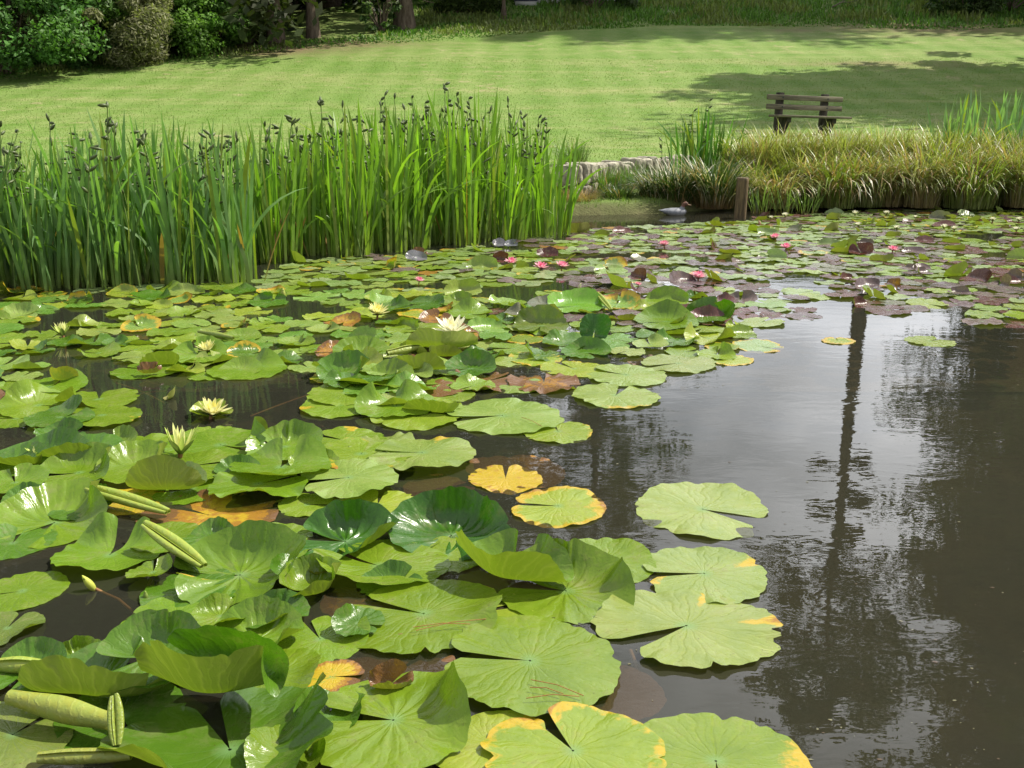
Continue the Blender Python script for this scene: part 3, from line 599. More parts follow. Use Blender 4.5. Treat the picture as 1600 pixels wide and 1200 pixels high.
def duck():
    X, Y = unp(1052, 336); e = empty('duck', (X, Y, 0)); tag(e, 'grey duck with a brown head swimming beside the dark sedge', 'duck')
    def loft(sec, n=18):
        an = np.arange(n) / n * 2 * PI; V = np.array([[(x, math.cos(a) * ry, z + math.sin(a) * rz_) for a in an] for x, z, ry, rz_ in sec]).reshape(-1, 3)
        Fl = [tuple(map(int, f)) for f in grid_faces(len(sec), n, True)]; Fl += [tuple(range(n - 1, -1, -1)), tuple(range((len(sec) - 1) * n, len(sec) * n))]; return V, Fl
    s = NT('duck_plumage'); co = s.n('TexCoord').outputs['Object']; sx = s.n('SeparateXYZ'); s.l(co, sx.inputs[0])
    nn = s.noise(co, 70, 3); hd = s.ramp(s.math('ADD', sx.outputs[2], s.math('MULTIPLY', sx.outputs[0], .35)), [(.118, 0.0), (.135, 1.0)])
    g = s.mix(nn, (.11, .12, .14), (.27, .28, .31)); g = s.mix(s.ramp(sx.outputs[2], [(0.0, 1.0), (.03, 0.0)]), g, (.34, .34, .32))
    g = s.mix(hd, g, s.mix(nn, (.09, .035, .02), (.16, .07, .04))); b = s.bsdf(Base_Color=g, Roughness=.6); s.l(b.outputs[0], s.out.inputs[0])
    body = [(-.17, .055, .004, .003), (-.14, .05, .025, .010), (-.10, .042, .05, .028), (-.04, .034, .068, .046), (.03, .03, .07, .052), (.08, .03, .058, .05), (.115, .034, .040, .040), (.138, .038, .022, .022), (.148, .04, .002, .002)]
    V1, F1 = loft(body)
    neck = [(.09, .03, .022, .03), (.104, .07, .019, .022), (.115, .10, .019, .02), (.128, .122, .021, .022), (.148, .126, .018, .019), (.162, .12, .009, .011)]
    # neck sections run upwards: build as a tube, then the head
    V2, F2 = tube([(.075, 0, .03), (.092, 0, .065), (.108, 0, .10), (.118, 0, .12), (.135, 0, .126), (.155, 0, .12), (.165, 0, .115)], [.0004, .030, .023, .026, .028, .019, .0004], 14)
    V = np.concatenate([V1, V2]); Fl = F1 + [tuple(int(i) + len(V1) for i in f) for f in F2]
    o = make('body', V, Fl, s.m, e); m = o.modifiers.new('remesh', 'REMESH'); m.mode = 'VOXEL'; m.voxel_size = .005; m.use_smooth_shade = True; sm = o.modifiers.new('smooth', 'SMOOTH'); sm.iterations = 4
    V, Fq = tube([(.155, 0, .117), (.18, 0, .111), (.20, 0, .108)], [.011, .009, .004], 10); V[:, 2] = .11 + (V[:, 2] - .11) * .7; make('bill', V, Fq, M_dead, e)
    for sg in (-1, 1): V, Fq = tube([(.143, sg * .019, .129), (.143, sg * .0235, .129), (.143, sg * .025, .129)], [.005, .004, .0005], 8); make('eye', V, Fq, M_glass, e)
duck()
# ------------------------------------------------------------------ irises
def stalk_mesh(seed, ht):
    rng = np.random.RandomState(seed); az = rng.rand() * 6.28; le = .10 * rng.rand(); t = np.linspace(0, 1, 8)
    p = np.column_stack([np.cos(az) * le * ht * t ** 2, np.sin(az) * le * ht * t ** 2, ht * t]); V, Fq = tube(p, np.linspace(.006, .0035, 8), 6); return p, V, Fq
def pod_geo():
    t = np.linspace(0, 1, 9); return tube(np.column_stack([0 * t, 0 * t, t * .065]), .0025 + .0095 * np.sin(PI * np.clip(t * 1.02, 0, 1)) ** .8 * (1 - .2 * t), 6)
stalks = []
for k in range(8):
    ht = 1.0; p, V, Fq = stalk_mesh(200 + k, ht); st = make('flower_stalk', V, Fq, M_istem); rng = np.random.RandomState(300 + k); stalks.append((st, p, rng))
podV, podF = pod_geo(); pod_me = None
def iris_clump(X, Y, ht, nl, seed, label, tint, group='irises along the pond margin', nst=3, rad=.2, zb=-.05, wid=.028, leanx=0.0, bare=.0):
    global pod_me
    rng = np.random.RandomState(seed); e = empty('iris_clump', (X, Y, zb)); tag(e, label, 'iris', group)
    r = rad * np.sqrt(rng.rand(nl)); a = rng.rand(nl) * 2 * PI; base = np.column_stack([r * np.cos(a), r * np.sin(a), 0 * r])
    L_ = ht * (.42 + .66 * rng.rand(nl) ** .75); az = np.where(rng.rand(nl) < .5, a, rng.rand(nl) * 6.28); ln = np.abs(rng.randn(nl)) * .10
    cv = np.where(rng.rand(nl) < .16, .6 + 1.3 * rng.rand(nl), .02 + .20 * rng.rand(nl)); cv[rng.rand(nl) < .015] = 2.4
    T = np.asarray(tint)[None] * (.7 + .6 * rng.rand(nl, 1)) * np.array([1, 1, 1]) + rng.rand(nl, 1) ** 3 * np.array([.05, .04, 0]); dead = rng.rand(nl) < .03; T[dead] = (.30, .19, .07); L_[dead] *= .6; ln[dead] += .3
    T[rng.rand(nl) < .08] = (.22, .28, .05)
    V, Fq, T = blades(rng, base, L_, wid * (.6 + .6 * rng.rand(nl)), az, ln, cv, 9, T, face=rng.randn(nl) * .7, basecol=(.22, .28, .07), taper=.62)
    V[:, 0] += leanx * (V[:, 2] ** 2)
    make('leaves', V, Fq, M_iris, e, tint=T)
    for i in range(nst):
        st, p, r2 = stalks[(seed + i) % 8]; s_ = (ht + .04) * (.74 + .34 * rng.rand())
        c = copy_obj(st, e); c.location = (rng.randn() * rad * .6, rng.randn() * rad * .6, 0); c.scale = (1, 1, s_); c.rotation_euler = (rng.randn() * .10, rng.randn() * .12, rng.rand() * 6.28)
        for q in range(rng.randint(4, 8)):
            if pod_me is None:
                po = make('seed_pod', podV, podF, M_pod, c); pod_me = po.data
            else: po = bpy.data.objects.new('seed_pod', pod_me); C.collection.objects.link(po); po.parent = c
            f = 1 - .30 * rng.rand() * (q > 0); pt = np.array([np.interp(f, np.linspace(0, 1, 8), p[:, k]) for k in range(3)])
            po.location = tuple(pt); po.scale = (1.0, 1.0, (.8 + .4 * rng.rand()) / s_); po.rotation_euler = (rng.randn() * 1.0, rng.randn() * 1.0, rng.rand() * 6)
ORD = ['first', 'second', 'third', 'fourth', 'fifth', 'sixth', 'seventh', 'eighth', 'ninth', 'tenth', 'eleventh', 'twelfth', 'thirteenth', 'fourteenth', 'fifteenth', 'sixteenth', 'seventeenth', 'eighteenth', 'nineteenth', 'twentieth']
BLUEG = (.145, .265, .090); YELG = (.160, .285, .045)
jr = np.random.RandomState(77)
def irow(n, px0, px1, row0, row1, hts, tint, rown, stand, nl, nst, dY=0.0, seed0=0):
    for i in range(n):
        f = (i + .5) / n; px = px0 + (px1 - px0) * f; X, Y = unp(px, row0 + (row1 - row0) * f); k = (Y + dY) / Y; X = X * k + jr.randn() * .07; Y = Y + dY + jr.randn() * .08
        h_ = np.interp(px, *hts) * (.84 + .28 * jr.rand())
        iris_clump(X, Y, h_, nl, seed0 + i, 'iris clump, %s from the left in the %s row of the %s' % (ORD[i], rown, stand), tint, nst=nst)
HL = ([-50, 50, 130, 200, 300, 410], [1.10, .92, .98, 1.12, 1.02, .96]); HC = ([400, 450, 540, 650, 750, 830, 890], [.96, 1.02, 1.18, 1.38, 1.18, 1.0, .82])
irow(8, -60, 405, 450, 437, HL, BLUEG, 'front', 'blue-green stand', 48, 3, seed0=0)
irow(7, -40, 400, 450, 437, HL, (.125, .25, .065), 'middle', 'blue-green stand', 50, 3, dY=.45, seed0=20)
irow(6, -10, 420, 450, 437, HL, (.12, .235, .05), 'back', 'blue-green stand', 45, 3, dY=.95, seed0=40)
irow(9, 425, 862, 405, 368, HC, YELG, 'front', 'tall yellow-green stand', 50, 2, seed0=60)
irow(9, 430, 845, 405, 368, HC, YELG, 'middle', 'tall yellow-green stand', 50, 5, dY=.5, seed0=80)
irow(8, 440, 835, 405, 368, HC, (.13, .25, .04), 'back', 'tall yellow-green stand', 45, 5, dY=1.0, seed0=100)
X, Y = unp(-12, 452); iris_clump(X, Y - .3, 1.10, 34, 150, 'tall dark iris clump leaning in at the left edge of the photo', (.045, .11, .035), nst=4, rad=.14, leanx=.08)
X, Y = unp(1100, 312); iris_clump(X, Y, 1.12, 115, 151, 'lone upright iris clump rising from the dark sedge by the post', (.06, .16, .025), nst=3, rad=.30, wid=.028, zb=.02)
X, Y = unp(1060, 318); iris_clump(X, Y, .95, 12, 152, 'sparse grey-green iris shoots left of the lone iris clump', (.10, .19, .08), nst=1, rad=.2, zb=.02)
for i, (px, h_) in enumerate([(1478, .80), (1530, .86), (1578, .84), (1620, .8)]):
    X, Y = unp(px, 318); k = 13.3 / Y; iris_clump(X * k, 13.3, h_ + .12, 44, 160 + i, 'pale blue-green iris clump, %s from the left behind the right-hand sedge' % ORD[i], (.16, .27, .14), nst=0, rad=.25, zb=.38, wid=.034)
for st, p, r2 in stalks: bpy.data.objects.remove(st)
# ------------------------------------------------------------------ sedge and bank plants
def sedge(X, Y, Z, n, ln, seed, label, tint, straw=.15, rad=.16, wid=.010, cat='sedge', group='grassy tussocks on the far bank', base=(.20, .13, .06), name='sedge_tussock', cv=(.55, 1.6), pale=.0):
    rng = np.random.RandomState(seed); r = rad * np.sqrt(rng.rand(n)); a = rng.rand(n) * 2 * PI
    b = np.column_stack([r * np.cos(a) + 0, r * np.sin(a), 0 * r]); T = np.asarray(tint)[None] * (.5 + 1.0 * rng.rand(n, 1)); k = rng.rand(n)
    T[k < straw] = (.36, .25, .12); T[(k > straw) & (k < straw + pale)] = (.62, .58, .45)
    V, Fq, T = blades(rng, b, 1.15 * ln * (.55 + .6 * rng.rand(n)), wid * (.6 + .8 * rng.rand(n)), a + rng.randn(n) * .7, .05 + .35 * rng.rand(n), cv[0] + cv[1] * rng.rand(n), 7, T, basecol=base, taper=.5)
    V[:, 2] = np.maximum(V[:, 2], -.03 - (Z if Z > 0 else 0))
    o = make(name, V, Fq, M_sedge, tint=T, loc=(X, Y, Z)); tag(o, label, cat, group)
sg = [(1030, 327, .40, 'wide dark sedge tussock with bleached bent blades, left of the lone iris'), (965, 329, .28, 'short green sedge tuft at the left end of the dark sedge'), (1060, 330, .50, 'dark sedge tussock in front of the lone iris, behind the duck'), (1115, 332, .6, 'sedge tussock with bleached tips just left of the wooden post')]
for i, (px, row, ln, lb) in enumerate(sg):
    X, Y = unp(px, row); k = (Y + .25) / Y; sedge(X * k, Y + .25, .03, 620 if i != 1 else 300, ln, 500 + i, lb, (.06, .11, .02), .12, .22 if i != 1 else .14, pale=.16 if i != 1 else 0)
for i in range(19):
    px = 1168 + i * 26.5 + 8 * math.sin(i * 5.1); ln = np.interp(px, [1160, 1300, 1420, 1500, 1580, 1660], [.54, .70, .74, .86, .84, .74]) * (.88 + .2 * math.sin(i * 1.7) ** 2)
    X, Y = unp(px, 327); dy_ = .26 + .34 * math.sin(i * 2.3); k = (Y + dy_) / Y; sedge(X * k, Y + dy_, .03, 560, ln, 520 + i, 'arching sedge tussock, %s from the post along the bank front' % ORD[i], [(.26, .32, .06), (.19, .27, .04), (.31, .34, .11), (.23, .26, .06)][i % 4], .10 + .12 * (i % 3), .24 + .10 * math.sin(i * 3.1), pale=.08, cv=(.5 + .3 * (i % 3), 2.0), wid=.009 + .003 * (i % 2), base=[(.34, .27, .13), (.22, .26, .08)][i % 2])
for i in range(18):
    px = 1150 + i * 27; X, Y = unp(px, 322); k = (Y + .95) / Y; X *= k; Y += (.45 if i % 2 else .80) + .12 * math.sin(i * 3); sedge(X, Y, float(ground_z(X, Y)) - .02, 420, .42 + .05 * (i % 3), 540 + i, 'low yellowish grass tuft, %s from the left behind the sedge row' % ORD[i], (.27, .31, .08), .14, .30, wid=.008, cat='grass tuft', name='grass_tuft', pale=.04)
for i, (px, row, lb) in enumerate([(905, 330, 'straw-brown dead tuft at the foot of the stone wall'), (870, 326, 'straw-brown dead tuft half hidden by the iris stand')]):
    X, Y = unp(px, row); sedge(X, Y + .12, .0, 500, .26, 560 + i, lb, (.28, .2, .11), .7, .17, wid=.006, name='dead_tuft', cat='grass tuft')
for i, (px, row, lb) in enumerate([(893, 318, 'thin green grass tuft at the left foot of the stone wall'), (945, 325, 'fresh green grass tuft on the bank below the stone wall'), (985, 318, 'fresh green grass tuft between the wall and the dark sedge')]):
    X, Y = unp(px, row); k = (Y + .3) / Y; X *= k; Y += .3; sedge(X, Y, float(ground_z(X, Y)) - .02, 260, .32, 570 + i, lb, (.12, .22, .035), .05, .18, wid=.006, name='grass_tuft', cat='grass tuft', cv=(.2, .9))
for i, px in enumerate([1190, 1222, 1260]):
    X, Y = unp(px, 334); sedge(X, Y, -.02, 26, .34, 580 + i, 'thin bright green reed shoots in the water, %s right of the post' % ORD[i], (.17, .27, .07), 0, .12, wid=.012, name='reed_shoots', cat='reeds', cv=(.1, .8))
o = make('flat_stone', *rock(np.random.RandomState(2), .22, .12, .05), M_stone, loc=(*unp(938, 331), .0)); tag(o, 'pale flat stone at the water edge below the wall', 'stone')

# ------------------------------------------------------------------ lily pads
def pad_geo(Rr, notch=0.0, hw=6.0, nr=10, na=48, folds=(), cup=(), wav=.02, seed=0, corr=0.0, oval=1.0, base_cup=0.0, tilt=(0, 0), rag=.012):
    rng = np.random.RandomState(seed); nt_, hw_ = R_(notch), R_(hw)
    a = nt_ + hw_ + (2 * PI - 2 * hw_) * np.linspace(0, 1, na); r = np.linspace(0, 1, nr) ** .85; r[0] = .015
    from_n = np.minimum(a - nt_ - hw_, nt_ + 2 * PI - hw_ - a)
    edge = 1 - .20 * np.exp(-from_n / .11)
    for k in (2, 3, 5, 7): edge = edge + .018 / (k ** .5) * np.cos(k * a + rng.rand() * 6.28)
    for k in (13, 19, 29): edge = edge + rag * .6 * np.cos(k * a + rng.rand() * 6.28)
    for k in range(rng.randint(2, 6)):
        ba = a[0] + rng.rand() * (a[-1] - a[0]); edge = edge - (.03 + .10 * rng.rand() ** 2) * np.exp(-((a - ba) / (.03 + .06 * rng.rand())) ** 2)
    edge = edge * (1 + .05 * np.cos(2 * a + rng.rand() * 6.28))
    Rg, Ag = np.meshgrid(r, a, indexing='ij'); E = np.broadcast_to(edge, Rg.shape)
    phi = np.full_like(Ag, base_cup)
    for (ca, cw, cp) in cup:
        da = (Ag - R_(ca) + PI) % (2 * PI) - PI; phi = phi + cp * np.exp(-(da / R_(cw)) ** 2)
    phi = np.where(np.abs(phi) < 1e-3, 1e-3, phi); r0 = .26; Lc = .42; u_ = np.clip(Rg - r0, 0, 1); th = phi * np.minimum(u_ / Lc, 1); ex = np.maximum(u_ - Lc, 0)
    rho = np.minimum(Rg, r0) + Lc * np.sin(th) / phi + ex * np.cos(phi); z = Lc * (1 - np.cos(th)) / phi + ex * np.sin(phi)
    x = rho * E * np.cos(Ag); y = rho * E * np.sin(Ag) * oval
    ph = rng.rand(6) * 6.28
    z = z + wav * Rg ** 2.5 * (np.cos(3 * Ag + ph[0]) + .8 * np.cos(5 * Ag + ph[1])) + wav * .55 * Rg ** 5 * (np.cos(11 * Ag + ph[2]) + .8 * np.cos(17 * Ag + ph[3]))
    if corr: z = z + corr * Rg * np.clip(1.2 - Rg, 0, 1) * 2 * np.cos(15 * Ag + ph[4])
    P = np.stack([x.ravel(), y.ravel(), z.ravel()], -1)
    for (fd, fc, fp, fl_) in folds:
        d = np.array([math.cos(R_(fd)), math.sin(R_(fd)), 0]); fp = R_(fp); q_ = P @ np.array([-d[1], d[0], 0]); t0_ = P @ d; t = t0_ + .33 * q_ * q_ + .06 * np.sin(4 * q_ + seed); u = np.maximum(t - fc, 0); k = fp / fl_
        th = np.minimum(u, fl_) * k; tn = np.where(t > fc, fc + np.sin(th) / k + np.maximum(u - fl_, 0) * math.cos(fp), t); dz = (1 - np.cos(th)) / k + np.maximum(u - fl_, 0) * math.sin(fp)
        z0 = P[:, 2].copy(); P = P + ((tn - t) - z0 * np.sin(th) * (t > fc))[:, None] * d[None]; P[:, 2] = dz + z0 * np.cos(th)
    P = P * Rr
    tx, ty = R_(tilt[0]), R_(tilt[1])
    P[:, 2] += P[:, 0] * math.tan(tx) + P[:, 1] * math.tan(ty)
    U = np.stack([(Rg * np.cos(Ag)).ravel(), (Rg * np.sin(Ag)).ravel(), np.full(Rg.size, (seed * .6180339) % 1 * 10)], -1)
    return P, grid_faces(nr, na)[:, ::-1].copy(), U, Rg.ravel(), Ag.ravel()
def decay_of(Rg, Ag, dec):
    """dec = (base, edge, [(angle, width, amount)...])"""
    b, e, sp = dec; D = b + e * np.clip((Rg - .55) / .45, 0, 1) ** 1.5
    for (a, wd, am) in sp:
        da = (Ag - R_(a) + PI) % (2 * PI) - PI; D = D + am * np.exp(-(da / R_(wd)) ** 2) * np.clip((Rg - .2) / .8, 0, 1)
    return D
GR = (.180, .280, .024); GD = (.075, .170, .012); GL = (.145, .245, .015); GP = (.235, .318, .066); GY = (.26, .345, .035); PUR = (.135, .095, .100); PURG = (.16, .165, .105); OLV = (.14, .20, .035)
placed = []     # (X, Y, R, level)
def level_at(X, Y, Rr):
    l = 0
    for (x, y, r, lv) in placed:
        if (x - X) ** 2 + (y - Y) ** 2 < (.86 * (r + Rr)) ** 2: l = max(l, lv + 1)
    l = min(l, 7); placed.append((X, Y, Rr, l)); return l
def put_pad(X, Y, Rr, label, tint=GR, notch=0, name='lily_pad', zoff=0.0, dec=(0, 0, []), nr=14, na=72, seed=0, lev=None, group='lily pads floating on the pond', cat='lily pad', **kw):
    P, Fq, U, Rg, Ag = pad_geo(Rr, notch, seed=seed, nr=nr, na=na, **kw)
    l = level_at(X, Y, Rr) if lev is None else lev
    z = .003 + .0045 * l + zoff
    rs = np.random.RandomState(seed + 999); tv = np.array(tint) * (.9 + .2 * rs.rand()) * np.array([1 + .15 * (rs.rand() - .5), 1, 1])
    o = make(name, P, Fq, M_pad, tint=np.broadcast_to(tv, (len(P), 3)), uv=U, fl={'decay': decay_of(Rg, Ag, dec)}, loc=(X, Y, z))
    tag(o, label, cat, group); return o
HEROES = []
def hp(px, py, wpx, label, **kw):
    """pad given by the pixel of its centre on the water and its width in the photograph"""
    X, Y = unp(px, py); xa, _ = unp(px + wpx / 2, py); Rr = (xa - X) * 1.05; kw.setdefault('seed', int(px * 7 + py))
    if kw.get('tint', GR) is GR and (kw.get('cup') or px < 330): kw['tint'] = GL
    kw.setdefault('nr', 20); kw.setdefault('na', 110)
    HEROES.append(1); return put_pad(X, Y, Rr, label, **kw)
NO = (0, 0, [])
# --- brown and sunken leaves, low down first
BR = (.22, .12, .06)
def sunk(px, py, wpx, label, dec=(1.15, 0, []), z=-.006, **kw): return hp(px, py, wpx, label, dec=dec, zoff=z, lev=0, tint=BR, name='sunken_leaf', cat='dead leaf', group='dead and sunken lily leaves', **kw)
sunk(960, 1075, 150, 'big brown leaf sunk under the water right of the largest flat pad', notch=200, wav=.008, z=-.010)
sunk(620, 1050, 190, 'dark brown rotting leaf between three big near pads', notch=60, wav=.05)
sunk(840, 955, 150, 'brown leaf under water behind the largest flat pad', notch=90, dec=(.95, .2, []))
sunk(325, 805, 200, 'orange-brown leaf floating behind the steep-backed cupped pad', notch=150, dec=(.60, .35, [(180, 50, .5)]), z=-.002, wav=.04)
sunk(685, 762, 110, 'brown leaf sunk in dark water above the two dark cupped pads', notch=20)
sunk(805, 735, 150, 'brown half of a yellow leaf sunk beside the yellow-edged pads', notch=200, dec=(.9, .2, [(60, 40, -.35)]))
sunk(850, 600, 110, 'brown and orange decayed leaf amid the pads behind the open water', notch=90, dec=(.80, .3, []), z=.004, wav=.06)
sunk(760, 597, 120, 'wet brown decayed leaf left of the orange decayed leaf', notch=40, dec=(1.1, .1, []), z=.002, wav=.06)
sunk(680, 608, 90, 'flat brown leaf scrap between mid-pond pads', notch=140, z=.0)
sunk(545, 730, 170, 'brown sunken leaf between the sharp-notched pad and its neighbours', notch=20)
sunk(560, 940, 110, 'orange-brown sunken leaf below the small curled cup pad', notch=10, dec=(.8, .2, []))
sunk(1030, 565, 90, 'purplish brown leaf scrap at the far side of the yellow-rimmed pads', notch=80)
# --- the foreground, far to near
hp(30, 602, 60, 'small flat pad with yellow right tip at the left edge above the dark channel', notch=100, tint=GR, dec=(0, .1, [(0, 40, .4)]))
hp(78, 607, 110, 'pad with one lifted glossy lobe at the left end of the dark channel', notch=80, tint=GR, cup=[(60, 25, .7), (250, 60, .4)])
hp(25, 655, 95, 'flat pad touching the left edge beside the curled silver-green pad', notch=180, tint=GR)
hp(60, 636, 120, 'glossy pad with a curled back left rim near the left edge', notch=350, tint=GR, cup=[(140, 35, 1.2)])
hp(155, 628, 115, 'long flat pad reaching right into the dark channel', notch=110, tint=GR, cup=[(240, 25, 1.2)])
hp(160, 655, 112, 'flat two-tone pad with narrow slit pointing left, in the dark channel', notch=175, hw=4, tint=GR, dec=(0, .1, [(350, 20, .3)]))
hp(95, 660, 100, 'pad with a silvery raised back lobe, next to the slit pad', notch=40, tint=GD, cup=[(70, 35, 1.1)])
hp(100, 600, 45, 'folded dead leaf pale brown at the left end of the channel', notch=90, tint=OLV, folds=[(270, -.3, 75, .5)], dec=(.25, .3, []))
hp(100, 710, 130, 'flat pad behind the rolled leaf near the left edge', notch=60, tint=GR)
hp(215, 712, 190, 'broad flat pad with upturned brown right rim behind the spiky yellow flower', notch=300, tint=GR)
hp(345, 700, 160, 'flat pad with a torn lifted right rim, right of the spiky yellow flower', notch=330, tint=GR, cup=[(10, 22, 1.3)])
hp(300, 735, 150, 'flat pad in front of the spiky yellow flower', notch=20, tint=GR)
hp(445, 705, 118, 'scoop-shaped pad with lit back wall and folded left lobe', notch=165, hw=9, tint=GR, cup=[(70, 65, 1.15), (190, 20, .8)])
hp(540, 697, 125, 'flat pad with red-brown fleck behind the heart-notched pad', notch=150, tint=GR, dec=(0, 0, [(90, 14, .6)]))
hp(600, 705, 100, 'narrow crumpled pad between the fleck pad and the open water', notch=10, tint=GP, wav=.06)
hp(565, 722, 150, 'pad with thin orange rim under the fleck pad', notch=80, tint=GR, dec=(.1, .1, [(250, 40, .5)]))
hp(660, 722, 152, 'pale pad with a long straight slit to the left at the water edge', notch=178, hw=5, tint=GP, wav=.03, dec=(0, .05, [(70, 15, .5)]))
hp(440, 745, 158, 'heart-notched pad with one glossy raised lobe', notch=85, hw=14, tint=GR, cup=[(62, 22, .9), (105, 18, .5), (270, 60, .5)])
hp(545, 762, 150, 'matt pad with brownish veins right of the heart-notched pad', notch=200, tint=GP, wav=.035)
hp(405, 772, 140, 'wavy-fronted pad below the heart-notched pad', notch=30, tint=GR, wav=.05, cup=[(270, 30, .35)])
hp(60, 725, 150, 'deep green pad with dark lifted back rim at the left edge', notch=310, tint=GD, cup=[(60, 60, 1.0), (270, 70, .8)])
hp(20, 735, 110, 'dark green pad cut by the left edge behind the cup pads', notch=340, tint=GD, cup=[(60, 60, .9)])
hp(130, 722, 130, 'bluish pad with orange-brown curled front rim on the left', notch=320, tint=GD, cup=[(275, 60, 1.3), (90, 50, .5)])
hp(215, 740, 125, 'very glossy bowl-shaped pad catching the sky light', notch=330, tint=GR, cup=[(100, 80, .9), (0, 40, 1.2)])
hp(125, 750, 125, 'glossy pad with bright back rim behind the double rolled leaf', notch=200, tint=GR, cup=[(90, 70, 1.1), (10, 30, 1.0)])
hp(25, 768, 90, 'small glossy pad at the left edge behind the big cupped pad', notch=120, tint=GR, cup=[(90, 60, .8)])
hp(262, 775, 125, 'olive pad with red-rimmed folded front', notch=90, tint=OLV, folds=[(270, .0, 95, .5)], cup=[(60, 50, .8)])
hp(200, 785, 110, 'yellowing pad beneath the double rolled leaf', notch=0, tint=GY, dec=(.35, .1, []), lev=0)
hp(85, 818, 190, 'large bright cupped pad with steep right wall by the left edge', notch=250, hw=16, tint=GR, cup=[(25, 30, 1.35), (95, 55, .75), (160, 40, .5)], corr=.012)
hp(172, 868, 168, 'pad with a V notch at the back between two raised lobes', notch=83, hw=15, tint=GR, cup=[(112, 20, 1.0), (58, 22, 1.0), (270, 70, .4)], wav=.03)
hp(262, 842, 110, 'pad half hidden behind the steep-backed cupped pad', notch=180, tint=GR)
hp(590, 790, 130, 'light green pad between the two dark cupped pads', notch=90, tint=GY, dec=(.1, .1, []), lev=0)
hp(872, 792, 150, 'flat pad with broad yellow and orange margins', notch=172, hw=7, tint=GY, dec=(.05, .42, [(0, 30, .3), (120, 25, .25)]), lev=0)
hp(790, 748, 115, 'thin yellow pad half under water', notch=90, tint=GY, dec=(.45, .1, []), lev=0, zoff=-.001)
hp(540, 848, 168, 'corrugated pad darkened for shade, with tall rounded back wall and long front lobe', notch=172, hw=12, tint=(.045, .13, .010), cup=[(85, 58, 1.5), (330, 45, .95)], corr=.030)  # tint set darker to paint in the shade of the back wall
hp(705, 838, 190, 'green pad darkened for shade, curled up like a bowl with gleaming right rim', notch=250, hw=10, tint=(.045, .13, .010), cup=[(95, 75, 1.55), (10, 30, .9)], corr=.022)  # deeper green carries the bowl's inner shade in its colour
hp(945, 878, 150, 'round flat pad with a glossy rim behind the folded pads', notch=180, tint=GR, cup=[(40, 60, .25)], lev=0)
hp(592, 888, 196, 'flat pad with pale upturned left edge under the dark bowl pad', notch=150, hw=6, tint=GR, cup=[(240, 60, .45), (190, 30, .35)])
hp(700, 868, 120, 'torn light pad between the dark bowl pad and the flat pad', notch=70, tint=GR, lev=0)
hp(375, 900, 215, 'large pad with broad steep back wall and small brown-edged left lobe', notch=193, hw=16, tint=GR, cup=[(80, 62, 1.25), (345, 35, .7), (215, 16, .5)], corr=.016, dec=(0, 0, [(205, 12, .7)]))
hp(884, 925, 205, 'cupped pad with shaded back wall in front of the glossy-rimmed pad', notch=165, hw=10, tint=GR, cup=[(80, 60, 1.15), (0, 22, .8)], corr=.012)
hp(795, 905, 190, 'pad folded up towards the viewer showing its olive underside', notch=60, hw=16, tint=GR, folds=[(235, .05, 68, .45)], cup=[(75, 45, .9), (20, 25, .9)], zoff=.012)
hp(488, 925, 125, 'small tightly curled cup pad with brown middle', notch=230, hw=14, tint=GR, cup=[(90, 50, 1.3), (0, 35, 1.5), (180, 40, 1.3), (290, 35, 1.2)], dec=(0, 0, []))
hp(1098, 797, 208, 'pale pad with wide notch at its right, alone in open water', notch=327, hw=11, tint=GP, cup=[(60, 30, .12)], lev=0, rag=.016)
hp(1100, 900, 192, 'pale flat pad with a slit to the left and ragged right rim', notch=184, hw=6, tint=GP, rag=.02, dec=(0, .08, [(195, 18, .35), (25, 10, .5)]), lev=1)
hp(1072, 985, 268, 'wide pale pad with a notch towards the lower left, ragged right rim', notch=212, hw=12, tint=GP, rag=.022, dec=(0, .08, [(5, 6, .6), (65, 7, .6)]), oval=.9, lev=2)
hp(270, 968, 148, 'flat pad behind the shell-shaped pad on the left', notch=300, tint=GR, lev=0)
hp(500, 1000, 150, 'flat pad below the small curled cup pad', notch=120, tint=GR, cup=[(20, 25, .5)])
hp(735, 960, 190, 'bright pad peeping out behind the pad with needles', notch=20, tint=GY, dec=(0, .22, []), lev=0)
hp(662, 966, 236, 'large flat pad with red pine needles lying on it', notch=158, hw=7, tint=GR, wav=.018, rag=.016, cup=[(0, 18, .5)])
hp(400, 1005, 160, 'shell-shaped pad with wide lit back wall, notch at left', notch=215, hw=14, tint=GR, cup=[(80, 62, 1.15), (325, 30, .9)], corr=.014)
hp(35, 925, 130, 'oval flat pad cut by the left edge beside the dark water', notch=200, hw=3, tint=GR, wav=.008, lev=0)
hp(12, 983, 108, 'dull flat pad with curled rim at the left edge below the oval pad', notch=90, tint=OLV, cup=[(330, 30, .6)], lev=0)
hp(828, 1043, 270, 'largest flat pad, slit to the left, with three pine needles', notch=171, hw=5, tint=GR, wav=.012, rag=.02, lev=3)
hp(520, 1062, 95, 'yellow and brown blotched pad beside the rotting leaves', notch=0, tint=GY, dec=(.42, .35, [(330, 50, .5)]), lev=1)
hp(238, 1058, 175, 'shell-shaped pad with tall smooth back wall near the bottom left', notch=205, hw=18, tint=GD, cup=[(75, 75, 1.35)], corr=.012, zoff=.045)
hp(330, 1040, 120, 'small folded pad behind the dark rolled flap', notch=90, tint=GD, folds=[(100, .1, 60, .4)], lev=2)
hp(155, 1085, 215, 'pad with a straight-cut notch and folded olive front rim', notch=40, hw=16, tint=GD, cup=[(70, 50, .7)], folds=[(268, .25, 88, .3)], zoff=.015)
hp(770, 1168, 180, 'bright flat pad between the needle-dotted pad and the yellowing pad', notch=10, tint=GY, dec=(0, .12, [(45, 12, .5)]), lev=1)
